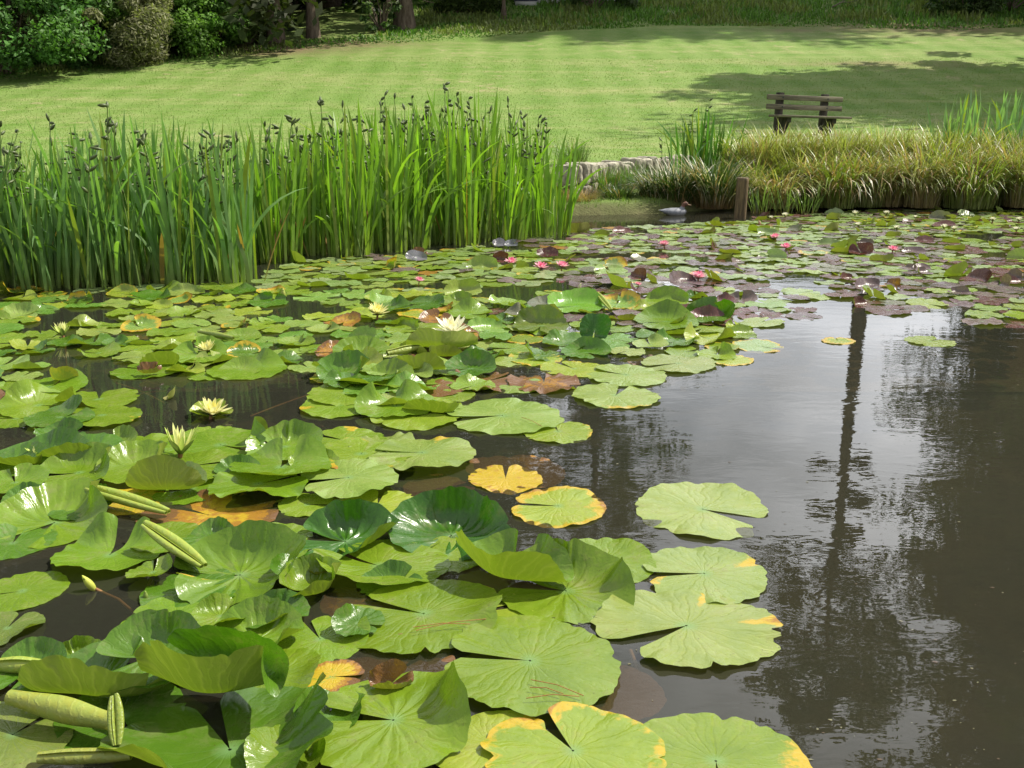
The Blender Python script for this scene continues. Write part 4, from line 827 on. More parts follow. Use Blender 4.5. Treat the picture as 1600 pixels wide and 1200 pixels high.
hp(360, 1180, 350, 'broad pad under all others at the bottom left with curled rims', notch=120, hw=8, tint=GD, cup=[(20, 30, 1.1), (235, 45, 1.0), (330, 22, .6)], lev=2)
hp(20, 1150, 190, 'dark pad at the bottom left corner beneath the rolls', notch=60, tint=OLV, lev=0)
hp(455, 1190, 150, 'narrow upright-edged pad at the bottom beside the broad pad', notch=100, tint=GR, cup=[(0, 50, 1.2), (180, 40, .7)], lev=3)
hp(615, 1140, 262, 'big pad near the bottom with dark raised right flap', notch=172, hw=8, tint=GR, cup=[(28, 24, 1.15), (0, 18, .7)], corr=.010, lev=4)
hp(350, 1105, 235, 'pad folded into a boat, olive flap in front and dark flap behind', notch=150, hw=10, tint=GD, folds=[(268, .12, 80, .3), (75, .12, 112, .5)], zoff=.03, lev=5)
hp(895, 1185, 260, 'yellow-edged pad at the bottom with dark red veins', notch=118, hw=8, tint=GY, dec=(.10, .28, [(120, 25, .35)]), lev=3)
hp(1118, 1198, 262, 'wide flat pad at the bottom with a bronze right third', notch=265, hw=5, tint=GR, wav=.01, dec=(0, .02, [(5, 35, .42)]), lev=2)
hp(300, 925, 150, 'shaded pad under the left lobe of the large steep-walled pad', notch=30, tint=GD, lev=0)
hp(425, 850, 140, 'half-hidden pad behind the large steep-walled pad', notch=10, tint=GR, lev=0)
hp(190, 1120, 190, 'dark pad beneath the upright roll pair', notch=300, tint=GD, lev=0)
hp(430, 1060, 150, 'pad squeezed between the boat-folded pad and the blotched pad', notch=200, tint=GR, cup=[(0, 40, .6)], lev=1)
hp(110, 1010, 150, 'dark-shaded pad below the oval pad by the left edge', notch=80, tint=OLV, cup=[(200, 40, .6)], lev=0) if False else None
hp(300, 765, 120, 'pad between the olive folded pad and the heart-notched pad', notch=200, tint=GR, lev=0)
hp(330, 680, 90, 'thin pad at the near side of the dark channel', notch=100, tint=GR, lev=0)
hp(60, 880, 80, 'small pad peeping under the large bright cupped pad', notch=100, tint=GD, lev=0) if False else None
hp(480, 790, 90, 'pad scrap showing between the dark bowl and the wavy pad', notch=0, tint=GR, lev=0)
hp(160, 960, 30, 'tiny curled leaf in the dark gap at the left', notch=0, tint=OLV, lev=0) if False else None
hp(48, 1062, 120, 'small cupped pad between the left rolls and the olive-rimmed pad', notch=260, tint=GD, cup=[(80, 70, 1.2)], corr=.01, zoff=.01)
hp(295, 1015, 100, 'narrow curled pad between the two shell-shaped pads', notch=300, tint=GR, cup=[(160, 50, 1.2), (20, 40, .9)])
hp(430, 968, 100, 'little curled pad right of the wide lit shell-shaped pad', notch=200, tint=GD, cup=[(90, 50, 1.2), (300, 40, .8)], lev=2)
hp(515, 1125, 120, 'sharply upturned pad left of the big bottom pad', notch=90, tint=GD, cup=[(170, 60, 1.3), (0, 40, .9)], lev=2)
hp(610, 915, 95, 'curled pad edge behind the pad with long needles', notch=30, tint=GD, cup=[(80, 60, 1.1)], lev=0)
hp(130, 795, 100, 'dark cupped pad behind the double roll at the left', notch=200, tint=GD, cup=[(60, 60, 1.2)], lev=1)
hp(20, 850, 120, 'dark pad cut by the left edge under the large bright cupped pad', notch=100, tint=GD, cup=[(150, 40, .5)], lev=0)
hp(650, 408, 32, 'upturned leaf with sky light painted silvery grey, below the irises', notch=200, tint=(.17, .18, .21), folds=[(100, -.1, 60, .5)], lev=3, nr=10, na=50)  # silver tint paints the reflected sky into the leaf colour
hp(780, 386, 22, 'round leaf tinted silvery with sky sheen, left one of two below the iris stand', notch=200, tint=(.17, .18, .21), folds=[(100, -.2, 60, .5)], lev=3, nr=10, na=50)  # sky sheen of both round leaves painted as a grey tint
hp(799, 386, 20, 'round leaf tinted silvery with sky sheen, right one of two below the iris stand', notch=20, tint=(.17, .18, .21), folds=[(80, -.2, 60, .5)], lev=3, nr=10, na=50)
hp(855, 402, 32, 'dark red upturned leaf just behind the trio of pink flowers', notch=200, tint=(.07, .02, .015), folds=[(90, -.1, 55, .5)], lev=3, nr=10, na=50)
hp(1115, 440, 40, 'dark red folded leaf beside the nearest pink flower', notch=200, tint=(.08, .02, .015), folds=[(200, -.1, 65, .5)], lev=3, nr=10, na=50)
hp(1345, 398, 34, 'dark red leaf standing up between the twin and farthest pink flowers', notch=100, tint=(.09, .025, .015), folds=[(60, -.2, 70, .5)], lev=3, nr=10, na=50)
for a_, b_, w_, lb_, nn_, cc_, tt_ in [
    (95, 690, 80, 'small curled pad among the flat ones near the slim floating roll', 20, [(80, 50, 1.3), (200, 30, .9)], GD),
    (180, 700, 75, 'small glossy pad curled beside the spiky yellow flower', 120, [(60, 60, 1.2)], GL),
    (370, 745, 70, 'little upturned pad left of the heart-notched pad', 200, [(90, 60, 1.3)], GD),
    (490, 735, 75, 'little cupped pad behind the matt brown-veined pad', 250, [(70, 50, 1.2), (180, 40, .8)], GL),
    (330, 850, 80, 'small dark pad curled behind the steep-walled pad', 300, [(60, 60, 1.3)], GD),
    (455, 900, 70, 'narrow dark pad rim standing left of the tight curled cup', 30, [(170, 60, 1.4)], GD),
    (240, 905, 75, 'small glossy pad curled in the gap by the red-stalked bud', 100, [(30, 60, 1.2), (270, 40, .7)], GL),
    (560, 985, 80, 'small upturned pad left of the pad with long needles', 340, [(150, 50, 1.3)], GD),
    (345, 975, 85, 'glossy curled pad above the boat-folded pad', 60, [(120, 50, 1.3), (300, 30, .8)], GL),
    (120, 1045, 90, 'small curled pad wedged behind the olive-rimmed pad', 10, [(90, 60, 1.4)], GL),
    (40, 790, 70, 'small pad rim standing at the left edge above the large cupped pad', 0, [(90, 60, 1.3)], GD)]:
    hp(a_, b_, w_, lb_, notch=nn_, cup=cc_, tint=tt_, corr=.015, lev=2, zoff=.008, wav=.03)
# --- mid-distance heroes with a clear shape of their own
hp(962, 620, 130, 'pale pad with yellow front rim, right of the decayed leaves', notch=70, hw=9, tint=GP, dec=(0, .1, [(275, 45, .35)]), lev=1, rag=.02)
hp(978, 588, 124, 'pale flat pad just beyond the yellow-fronted pad', notch=150, tint=GP, lev=1)
hp(897, 577, 100, 'yellow-rimmed pad left of the pale flat pad', notch=120, tint=GY, dec=(0, .3, []), lev=0)
hp(836, 561, 85, 'bright yellow-edged oval pad in front of the curled green pads', notch=60, tint=GY, dec=(.1, .3, []), lev=0)
hp(785, 652, 178, 'large pale pad with crossed pine needles at the edge of open water', notch=195, hw=8, tint=GP, rag=.016, lev=1)
hp(872, 675, 108, 'yellow-rimmed pad tucked under the large pale pad', notch=100, tint=GY, dec=(0, .2, [(0, 40, .2)]), lev=0)
hp(1060, 570, 112, 'flat pad at the right rim of the mid-pond pads', notch=200, tint=GP, lev=1)
hp(1141, 563, 70, 'orange-edged pad at the tip of the mid-pond pads', notch=180, tint=GY, dec=(.1, .4, []), lev=0)
hp(1310, 533, 50, 'orange and green pad alone in dark water', notch=90, tint=GY, dec=(.25, .4, []), lev=0)
hp(1453, 534, 70, 'pale pad alone in dark water below the purple pads', notch=40, tint=GP, lev=0, rag=.02)
hp(620, 640, 120, 'pad with a torn, upright left flap at the dark channel end', notch=110, hw=12, tint=GR, cup=[(160, 25, 1.3), (75, 20, 1.1)], lev=3)
hp(655, 648, 150, 'flat yellowish pad under the torn flap pad', notch=0, tint=GR, dec=(0, .18, []), lev=1)
hp(530, 635, 120, 'flat pad pointing into the dark channel from the right', notch=20, tint=GR, dec=(0, .05, [(200, 20, .5)]), lev=1)
hp(540, 618, 120, 'upper flat pad at the right end of the dark channel', notch=10, tint=GR, lev=2)
hp(535, 590, 100, 'bowl pad with dark hollow and brown right rim', notch=200, hw=10, tint=GD, cup=[(80, 60, 1.4), (340, 30, 1.3), (200, 30, .8)], corr=.015, lev=4)
hp(590, 600, 110, 'pad curling up beside the bowl pad', notch=120, tint=GR, cup=[(60, 50, .9), (240, 40, .6)], lev=3)
hp(565, 557, 88, 'fan-shaped pad with shiny left rim in front of the white flower', notch=330, hw=14, tint=GR, cup=[(95, 60, .9)], corr=.015, lev=4)
hp(655, 585, 88, 'pad folded over with yellow-green underside in the mid pond', notch=60, tint=GR, folds=[(262, .30, 85, .3)], lev=4, zoff=.01)
hp(735, 583, 85, 'dark round cup pad with a light front lobe', notch=200, tint=GD, cup=[(70, 65, 1.5)], corr=.02, lev=4)
hp(690, 552, 105, 'drooping olive folded leaf holding up the wide white flower', notch=60, tint=GY, folds=[(268, .30, 105, .35)], lev=5, zoff=.015)
hp(312, 560, 90, 'glossy veined pad curling up by the half-hidden cream flower', notch=120, tint=GR, cup=[(90, 60, 1.1)], corr=.02, lev=3)
hp(232, 580, 105, 'flat pad with a dead scrap on it at the back of the channel', notch=160, tint=GR, lev=1)
hp(385, 580, 115, 'pad with one raised back lobe at the back of the channel', notch=100, hw=14, tint=GR, cup=[(60, 25, .9)], lev=1)
hp(928, 534, 48, 'dark round pad standing nearly upright in mid pond', notch=260, tint=(.035, .12, .02), folds=[(90, -.6, 85, .3)], lev=4, zoff=.01)
hp(845, 515, 88, 'olive pad curled over like a wave, right of the white flower', notch=260, tint=OLV, folds=[(80, .30, 80, .35)], lev=4, corr=.015)
hp(900, 484, 92, 'bright green pad lifted in a peak behind the curled olive pad', notch=200, tint=(.16, .34, .03), folds=[(110, .25, 55, .4)], lev=4)
hp(1110, 500, 85, 'green pad curled into a half pipe at the right of the field', notch=180, tint=GD, folds=[(90, .3, 80, .3), (0, .4, 60, .3)], lev=4)
hp(1040, 507, 100, 'pad with raised dark back wall left of the half pipe', notch=200, tint=GR, cup=[(75, 50, 1.1)], lev=3)
NEED = sum(HEROES)

# --- rolled young leaves
def rolled(px, py, dpx, dpy, wid, label, z0=.02, z1=.05, seed=0, pair=True, tint=(.30, .40, .07)):
    X0, Y0 = unp(px, py, z0); X1, Y1 = unp(px + dpx, py + dpy, z1); A = np.array([X0, Y0, z0]); Bv = np.array([X1, Y1, z1]); D = Bv - A; ln = np.linalg.norm(D); D /= ln
    S = np.cross(D, [0, 0, 1]); S /= np.linalg.norm(S); Up = np.cross(S, D); Vs = []; Fs = []; n = 0; T = []; U = []
    ns, na = 16, 34; t = np.linspace(0, 1, ns)
    for sgn in ((-1, 1) if pair else (1,)):
        prof = wid * .5 * (.30 + .9 * np.sin(PI * np.clip(t * .86 + .06, 0, 1)) ** .7) * (1 if sgn > 0 else .88)
        if not pair: prof = wid * .5 * (.72 + .45 * np.sin(PI * t * .9) ** 1.5) * (1 - .25 * t) * (1 + .05 * np.sin(9 * t + seed))
        an = np.linspace(0, 2 * PI * 1.35, na); rr = 1 - .42 * np.linspace(0, 1, na) ** .8
        P = np.array([A + D * ln * (tt if sgn > 0 else tt * .97) + S * sgn * prof[i] * .92 * (1 if pair else 0) + prof[i] * (1 if pair else 1.3) * rr[:, None] * (np.cos(an * sgn + 1.2)[:, None] * S + np.sin(an * sgn + 1.2)[:, None] * Up) for i, tt in enumerate(t)]).reshape(-1, 3)
        Vs.append(P); Fs.append(grid_faces(ns, na)[:, ::(1 if sgn < 0 else -1)] + n); n += len(P)
        U.append(np.stack([np.repeat(t, na) * 2 - 1, np.tile(np.linspace(-.8, .8, na), ns), np.full(ns * na, seed * .77)], -1))
    V = np.concatenate(Vs); c = A; o = make('rolled_leaf', V - c, np.concatenate(Fs), M_roll, tint=np.broadcast_to(np.array(tint), (len(V), 3)), uv=np.concatenate(U), loc=tuple(c)); tag(o, label, 'rolled leaf', 'rolled young lily leaves'); return o
def roll_mat():
    s = NT('young_leaf'); t = s.attr('tint'); pc = s.attr('padco', 'Vector'); sx = s.n('SeparateXYZ'); s.l(pc, sx.inputs[0])
    n = s.noise(pc, 6.0, 3); st = s.math('POWER', s.math('ABSOLUTE', s.math('SINE', s.math('ADD', s.math('MULTIPLY', sx.outputs[0], 15.0), s.math('ADD', s.math('MULTIPLY', n, 5.0), s.math('MULTIPLY', sx.outputs[1], 5.0))))), 10.0)
    c = s.mix(s.ramp(n, [(.35, 0.0), (.7, .8)]), t, s.mix(1.0, t, (1.15, .95, .7), 'MULTIPLY')); c = s.mix(s.math('MULTIPLY', st, .12), c, (.45, .48, .16))
    b = s.bsdf(Base_Color=c, Roughness=.36, Specular_IOR_Level=.5, Normal=s.bump(s.math('ADD', s.math('MULTIPLY', st, .4), n), .3, .006)); tr = s.n('BsdfTranslucent'); s.setin(tr.inputs[0], c)
    s.l(s.mixsh(.2, b.outputs[0], tr.outputs[0]), s.out.inputs[0]); return s.m
M_roll = roll_mat()
rolled(262, 800, -135, -40, .026, 'double rolled young leaf lying towards the upper left beside the big cupped pad', .03, .05, 1)
rolled(318, 884, -95, -66, .026, 'double rolled young leaf pointing up left at the steep-backed cupped pad', .03, .075, 2)
rolled(-25, 1040, 105, 0, .030, 'single pale rolled leaf entering from the left edge', .03, .04, 3, pair=False)
rolled(180, 1130, -165, -40, .040, 'fat rolled leaf with tan underside near the bottom left', .04, .05, 4, pair=False, tint=(.28, .34, .06))
rolled(182, 1165, -4, -80, .016, 'small upright rolled leaf pair standing at the bottom left', .04, .10, 5, tint=(.22, .30, .05))
rolled(60, 1185, 145, -5, .026, 'rolled leaf lying along the bottom edge at the left', .04, .045, 6, pair=False, tint=(.25, .30, .06))
rolled(55, 700, 62, -35, .020, 'slim rolled leaf floating in front of the slit pad', .01, .03, 7, pair=False)
rolled(955, 484, -22, -26, .020, 'twin pale rolled leaf tips standing in the mid pond', .02, .07, 8)
rolled(605, 552, 52, -10, .034, 'short rolled pad beside the wide white flower', .03, .04, 9, pair=False, tint=(.28, .36, .08))
rolled(365, 460 + 68, -55, -10, .024, 'short rolled leaf left of the half-hidden cream flower', .02, .03, 10, pair=False, tint=(.22, .30, .06))

# ------------------------------------------------------------------ flowers
def petal_geo(ln, wd, curl):
    ns, nw = 9, 5; t = np.linspace(0, 1, ns); wp = np.sin(PI * np.clip(t * .9 + .07, 0, 1)) ** .75 * (1 - .25 * t); wp[-1] = .06; th = curl * (t - .2)
    y = np.cumsum(np.cos(th)) * ln / ns; z = np.cumsum(np.sin(th)) * ln / ns; y -= y[0]; z -= z[0]; u = np.linspace(-1, 1, nw)
    V = np.array([[(uu * wd / 2 * wp[i], y[i], z[i] + .22 * wd * uu * uu * wp[i]) for uu in u] for i in range(ns)]).reshape(-1, 3); return V, grid_faces(ns, nw)
def flower_proto(kind, seed=0):
    e = empty('water_lily_flower')
    if kind == 'cream': rings = [(7, 18, .058, .018, (.72, .70, .36)), (8, 36, .056, .017, (.80, .77, .40)), (8, 54, .050, .015, (.84, .80, .36)), (6, 70, .042, .012, (.84, .78, .26))]
    elif kind == 'white': rings = [(8, 12, .070, .019, (.80, .79, .62)), (8, 30, .066, .019, (.86, .85, .72)), (8, 50, .056, .017, (.86, .84, .66)), (6, 68, .044, .014, (.84, .80, .50))]
    elif kind == 'spiky': rings = [(6, 50, .060, .012, (.50, .62, .14)), (7, 64, .062, .011, (.78, .80, .34)), (5, 78, .056, .010, (.80, .80, .40))]
    elif kind == 'pink': rings = [(7, 18, .055, .020, (.86, .50, .60)), (7, 38, .052, .019, (.86, .38, .52)), (7, 58, .046, .017, (.84, .26, .42)), (5, 74, .038, .014, (.78, .16, .32))]
    elif kind == 'small': rings = [(6, 40, .042, .016, (.74, .74, .58)), (7, 62, .040, .015, (.82, .81, .70)), (4, 78, .036, .012, (.84, .82, .62))]
    rng = np.random.RandomState(seed); far = kind in ('pink', 'small'); B = Buf(); me = {}
    for ri, (n, el, ln, wd, col) in enumerate(rings):
        V, Fq = petal_geo(ln, wd, .35); T = np.broadcast_to(np.array(col), (len(V), 3)).copy()
        for i in range(n):
            az = (i + ri * .5) / n * 2 * PI + rng.randn() * .06; M = Matrix.Rotation(az, 4, 'Z') @ Matrix.Translation((0, .005, .006)) @ Matrix.Rotation(R_(el + rng.randn() * 5), 4, 'X')
            if far: B.add(V @ np.array(M.to_3x3()).T + np.array(M.translation), Fq, T)
            else:
                if ri not in me: o = make('petal', V, Fq, M_petal, e, tint=T); me[ri] = o.data
                else: o = bpy.data.objects.new('petal', me[ri]); C.collection.objects.link(o); o.parent = e
                o.matrix_local = M @ Matrix.Diagonal((1, 1 + .08 * rng.randn(), 1, 1))
    if far: V, Fq, T, *_ = B.arr(); make('petals', V, Fq, M_petal, e, tint=T)
    B = Buf()
    for i in range(26): az = rng.rand() * 6.28; r = .003 + .008 * rng.rand(); B.add(*tube([(math.cos(az) * r * .5, math.sin(az) * r * .5, .006), (math.cos(az) * r * 1.3, math.sin(az) * r * 1.3, .018 + .007 * rng.rand())], [.0014, .001], 4))
    V, Fq, *_ = B.arr(); make('stamens', V, Fq, M_stamen, e)
    B = Buf(); V, Fq = petal_geo(.052, .020, .3)
    for i in range(4): M = Matrix.Rotation(i * PI / 2 + .4, 4, 'Z') @ Matrix.Rotation(R_(rings[0][1] - 9), 4, 'X'); B.add(V @ np.array(M.to_3x3()).T, Fq, (.16, .22, .05) if kind != 'pink' else (.16, .10, .06))
    V, Fq, T, *_ = B.arr(); make('sepals', V, Fq, M_petal, e, tint=T)
    V, Fq = tube([(0, 0, .008), (0, .002, -.03), (.01, .01, -.12), (.05, .04, -.28)], [.005, .004, .004, .004], 7); make('stalk', V, Fq, M_stem, e); return e
protosF = {}
FLW = [('white', 708, 521, 66, .085, 'wide open creamy white flower on the drooping olive leaf', 'white'), ('cream', 590, 492, 38, .03, 'pale yellow flower standing clear in the mid pond', 'cream'), ('cream', 330, 650, 56, .012, 'cream flower sitting in a dish-shaped leaf in the dark channel', 'cream'), ('spiky', 282, 712, 52, .02, 'half-open lemon flower with narrow spiky petals', 'spiky'), ('spiky', 99, 526, 26, .02, 'small half-closed yellow flower at the far left', 'spiky'), ('cream', 326, 549, 36, .02, 'cream flower half hidden behind a veined pad', 'cream'), ('spiky', 62, 716, 26, .01, 'tiny lime flower tip behind the bluish pad at the left', 'spiky'), ('spiky', 884, 359, 12, .02, 'little yellow flower at the foot of the tall iris stand', 'spiky')]
PK0 = [(799, 412, 20, 'pink flower, leftmost of the trio by the tall irises'), (845, 420, 22, 'pink flower in the middle of the trio, mirrored in the water'), (878, 418, 21, 'pink flower, rightmost of the trio beside dark red pads'), (1091, 436, 26, 'nearest pink flower, beside a folded dark red pad'), (1038, 384, 17, 'small pink flower left of the twin pair, below the post'), (1211, 373, 17, 'upper left one of the twin pink flowers right of the post'), (1228, 388, 17, 'lower right one of the twin pink flowers right of the post'), (1395, 392, 17, 'deep pink flower farthest right among dark pads'), (655, 440, 26, 'reddish half-open flower at the foot of the irises'), (997, 446, 12, 'tiny pinkish flower low between dark pads')]
PK = [(a, b, c_ * (.6 if a == 655 else 1), d_) for a, b, c_, d_ in PK0]
WS = [(1336, 336), (1385, 336), (1227, 339), (1341, 354), (1401, 359), (1475, 357), (1491, 360), (1551, 346), (1592, 346), (1588, 361), (1205, 342), (1430, 341)]
WL = ['white flower, first from the left of the far white flowers after the thin bud', 'white flower right of the tallest far white flower', 'white flower just right of the post', 'white flower low below the tallest far white flower', 'white flower alone between the two far groups', 'white flower, left one of a touching pair', 'white flower, right one of a touching pair', 'white flower leaning, behind the touching pair', 'white flower by the right edge, upper one', 'white flower by the right edge, lower one', 'small white flower beside the foot of the post', 'small white bud flower under the biggest sedge tussock']
WL[0] = 'tallest far white flower, under the middle of the sedge bank'
def add_flower(kind, px, py, wpx, z, label, group, tilt=(0, 0), rz=0):
    if kind not in protosF: protosF[kind] = e = flower_proto(kind, len(protosF)); first = True
    else: e = copy_tree(protosF[kind])
    X, Y = unp(px, py, z); dep = Y * math.cos(PITCH) + (H - z) * math.sin(PITCH); size = {'white': .145, 'cream': .115, 'spiky': .075, 'pink': .11, 'small': .07}[kind]
    s_ = wpx / F * dep / size; e.location = (X, Y, z); e.scale = (s_,) * 3; e.rotation_euler = (tilt[0], tilt[1], rz); tag(e, label, 'flower', group); return e
for i, (k, px, py, wp, z, lb, _) in enumerate(FLW): add_flower(k, px, py, wp * 1.14, z, lb, 'yellow and white water lily flowers', (R_(10), R_(-6 + 4 * i), 0)[:2], i * .8)
for i, (px, py, wp, lb) in enumerate(PK): add_flower('pink', px, py, wp * 1.3, .03, lb, 'pink water lily flowers', (R_(8), 0), i)
for i, (px, py) in enumerate(WS): add_flower('small', px, py, 13 if i < 10 else 9, .02, WL[i], 'far white water lily flowers', (0, 0), i)
# dish leaf round the cream flower, and buds
put_pad(*unp(332, 648), .068 * 1.25, 'dish-shaped leaf cradling the cream flower in the dark channel', tint=GY, notch=20, hw=12, cup=[(60, 50, 1.35), (150, 40, 1.0), (265, 60, 1.1)], lev=0, seed=901, nr=16, na=80)
def bud(px, py, ht, label, col, lean=(0, 0), stalk=None):
    X, Y = unp(px, py); e = empty('water_lily_bud', (X, Y, -.005)); tag(e, label, 'bud', 'water lily buds'); t = np.linspace(0, 1, 9); r = ht * .24 * np.sin(PI * np.clip(t * .93 + .05, 0, 1)) ** .8
    V, Fq = tube(np.column_stack([lean[0] * t, lean[1] * t, ht * t]), r * (1 - .25 * t), 10); T = np.broadcast_to(np.array(col), (len(V), 3)).copy() * (.8 + .4 * np.repeat(t, 10))[:, None]; make('bud_body', V, Fq, M_petal, e, tint=T)
    Bq = Buf(); pv, pf = petal_geo(ht * 1.02, ht * .34, .25)
    for i in range(4): M = Matrix.Rotation(i * PI / 2 + .3, 4, 'Z') @ Matrix.Translation((0, ht * .06, 0)) @ Matrix.Rotation(R_(80), 4, 'X'); P = pv @ np.array(M.to_3x3()).T + np.array(M.translation); P[:, 0] += lean[0] * P[:, 2] / ht; P[:, 1] += lean[1] * P[:, 2] / ht; Bq.add(P, pf, (.14, .20, .04))
    V, Fq, T, *_ = Bq.arr(); make('sepals', V, Fq, M_petal, e, tint=T)
    V, Fq = tube(stalk or [(0, 0, .01), (.01, .01, -.08), (.04, .02, -.2)], .004, 7); make('stalk', V, Fq, M_stem, e)
bud(150, 922, .045, 'yellow-green bud tilted left with a red stalk trailing under water', (.55, .60, .10), (-.030, .0), [(0, 0, .008), (.025, -.006, -.002), (.06, -.016, -.012), (.10, -.03, -.04)])
bud(228, 936, .028, 'small pointed green bud just breaking the water', (.25, .34, .08))
bud(443, 466, .07, 'tall closed yellow bud standing on a flat pad', (.45, .50, .12))
bud(903, 368 + 85, .05, 'pale closed bud tip behind the peaked green pad', (.70, .68, .45), (.02, 0))
bud(905 - 250, 441, .03, 'tiny closed bud beside the reddish flower', (.4, .2, .15)) if False else None
bud(1188, 352, .06, 'pinkish closed bud right of the wooden post', (.60, .40, .28), (-.02, 0))
# --- needles, dead scraps and underwater stalks
def tubeobj(name, pts, r, mat, label, cat, group=None):
    V, Fq = tube(pts, r, 6); c = V.mean(0); tag(make(name, V - c, Fq, mat, loc=tuple(c)), label, cat, group)
def needle(px0, py0, px1, py1, label, z=.022):
    a = unp(px0, py0, z); b = unp(px1, py1, z); m = ((a[0] + b[0]) / 2, (a[1] + b[1]) / 2 + .004); tubeobj('pine_needle', [(a[0], a[1], z), (m[0], m[1], z + .004), (b[0], b[1], z)], .0009, M_needle, label, 'pine needle', 'red pine needles on the pads')
needle(650, 985, 760, 967, 'red pine needle lying along the pad in front of the curled cup', .024); needle(645, 980, 735, 975, 'shorter red pine needle beside the long one on that pad', .024)
needle(830, 1062, 912, 1087, 'curved red pine needle on the largest pad, top one of three', .026); needle(822, 1091, 905, 1088, 'straight red pine needle on the largest pad, bottom one', .026); needle(828, 1074, 880, 1084, 'short red pine needle on the largest pad, middle one', .026)
needle(815, 652, 850, 668, 'pine needle on the large pale pad by the open water', .015); needle(672, 713, 725, 713, 'pine needle on the pale long-slit pad', .015)
def under(px0, py0, px1, py1, label, z0=-.01, z1=-.05, r=.0035):
    a = unp(px0, py0); b = unp(px1, py1); n = 7; t = np.linspace(0, 1, n); P = np.column_stack([a[0] + (b[0] - a[0]) * t, a[1] + (b[1] - a[1]) * t + .02 * np.sin(PI * t), z0 + (z1 - z0) * t]); tubeobj('sunken_stalk', P, r, M_stem, label, 'lily stalk', 'lily stalks under water')
under(500, 608, 390, 632, 'brown stalk under water right of the dish leaf'); under(285, 664, 195, 688, 'brown stalk under water left of the spiky flower'); under(180, 595, 255, 612, 'thin stalk under water at the back of the channel'); under(985, 1010, 1020, 1080, 'orange-brown stalk sunk beside the wide pale pad', r=.005); under(260, 608, 215, 600, 'short stalk under water beside the curled leaf tip')
def curl_scrap(px, py, wpx, label, seed):
    hp(px, py, wpx, label, notch=40, tint=(.3, .18, .09), folds=[(100, -.2, 80, .4), (280, .2, 60, .4)], dec=(.9, 0, []), wav=.06, seed=seed, lev=1, zoff=.01, name='dead_leaf', cat='dead leaf', group='dead and sunken lily leaves', nr=12, na=60)
curl_scrap(612, 1082, 70, 'crumpled dry brown leaf on the rim of the big bottom pad', 41); curl_scrap(500, 905, 40, 'orange-brown dry scrap inside the small curled cup', 42); curl_scrap(235, 588, 34, 'dead scrap standing on the flat pad behind the channel', 43); curl_scrap(655, 404, 26, 'silvery curled leaf glinting at the foot of the irises', 44)
hp(272, 622, 30, 'pale curled leaf tip poking out of the dark channel', notch=90, tint=(.3, .3, .1), folds=[(0, -.3, 80, .5)], lev=0, nr=10, na=50)

# ------------------------------------------------------------------ the field of pads
FIELD = [(-60, 455), (0, 455), (400, 447), (470, 408), (640, 398), (760, 384), (880, 366), (960, 357), (1060, 352), (1150, 347), (1230, 336), (1320, 331), (1640, 321), (1640, 512), (1560, 508), (1480, 498), (1380, 500), (1320, 508), (1240, 496), (1205, 500), (1180, 520), (1195, 545), (1150, 560), (1040, 553), (900, 562), (820, 570), (840, 600), (740, 612), (700, 640), (600, 655), (560, 612), (500, 588), (440, 570), (330, 590), (210, 575), (150, 556), (60, 556), (50, 600), (-60, 640)]
HOLES = [[(425, 470), (500, 468), (560, 478), (520, 496), (430, 492)], [(150, 455), (180, 455), (180, 475), (150, 475)], [(1180, 440), (1240, 425), (1300, 430), (1290, 452), (1190, 456)], [(1230, 470), (1330, 462), (1345, 488), (1260, 486)], [(840, 540), (880, 540), (880, 556), (840, 552)], [(60, 556), (60, 540), (140, 540), (150, 556)], [(850, 372), (880, 366), (890, 374), (850, 380)], [(1520, 395), (1580, 392), (1590, 405), (1520, 405)]]
LM = [('wide white flower', 706, 525), ('pale yellow mid-pond flower', 590, 485), ('half-hidden cream flower', 326, 545), ('small far-left yellow flower', 99, 522), ('tall closed yellow bud', 443, 462), ('twin rolled leaf tips', 942, 478), ('peaked green pad', 900, 480), ('upright dark round pad', 928, 530), ('half pipe pad', 1110, 500), ('yellow-edged oval pad', 836, 561), ('short roll by the white flower', 630, 545), ('reddish half-open flower', 655, 438), ('nearest pink flower', 1091, 433), ('rightmost trio pink flower', 878, 415), ('orange pad in dark water', 1310, 533), ('lone pale pad in dark water', 1453, 534), ('dish-shaped leaf', 332, 648), ('foot of the blue-green irises', 150, 452), ('left edge above the channel', 0, 545), ('right edge of the photo', 1590, 480), ('torn flap pad', 620, 640), ('bowl pad with dark hollow', 535, 590), ('short rolled leaf on the left', 340, 525), ('blue-green stand right end', 400, 450)]
LMW = [(n, *unp(a, b)) for n, a, b in LM]
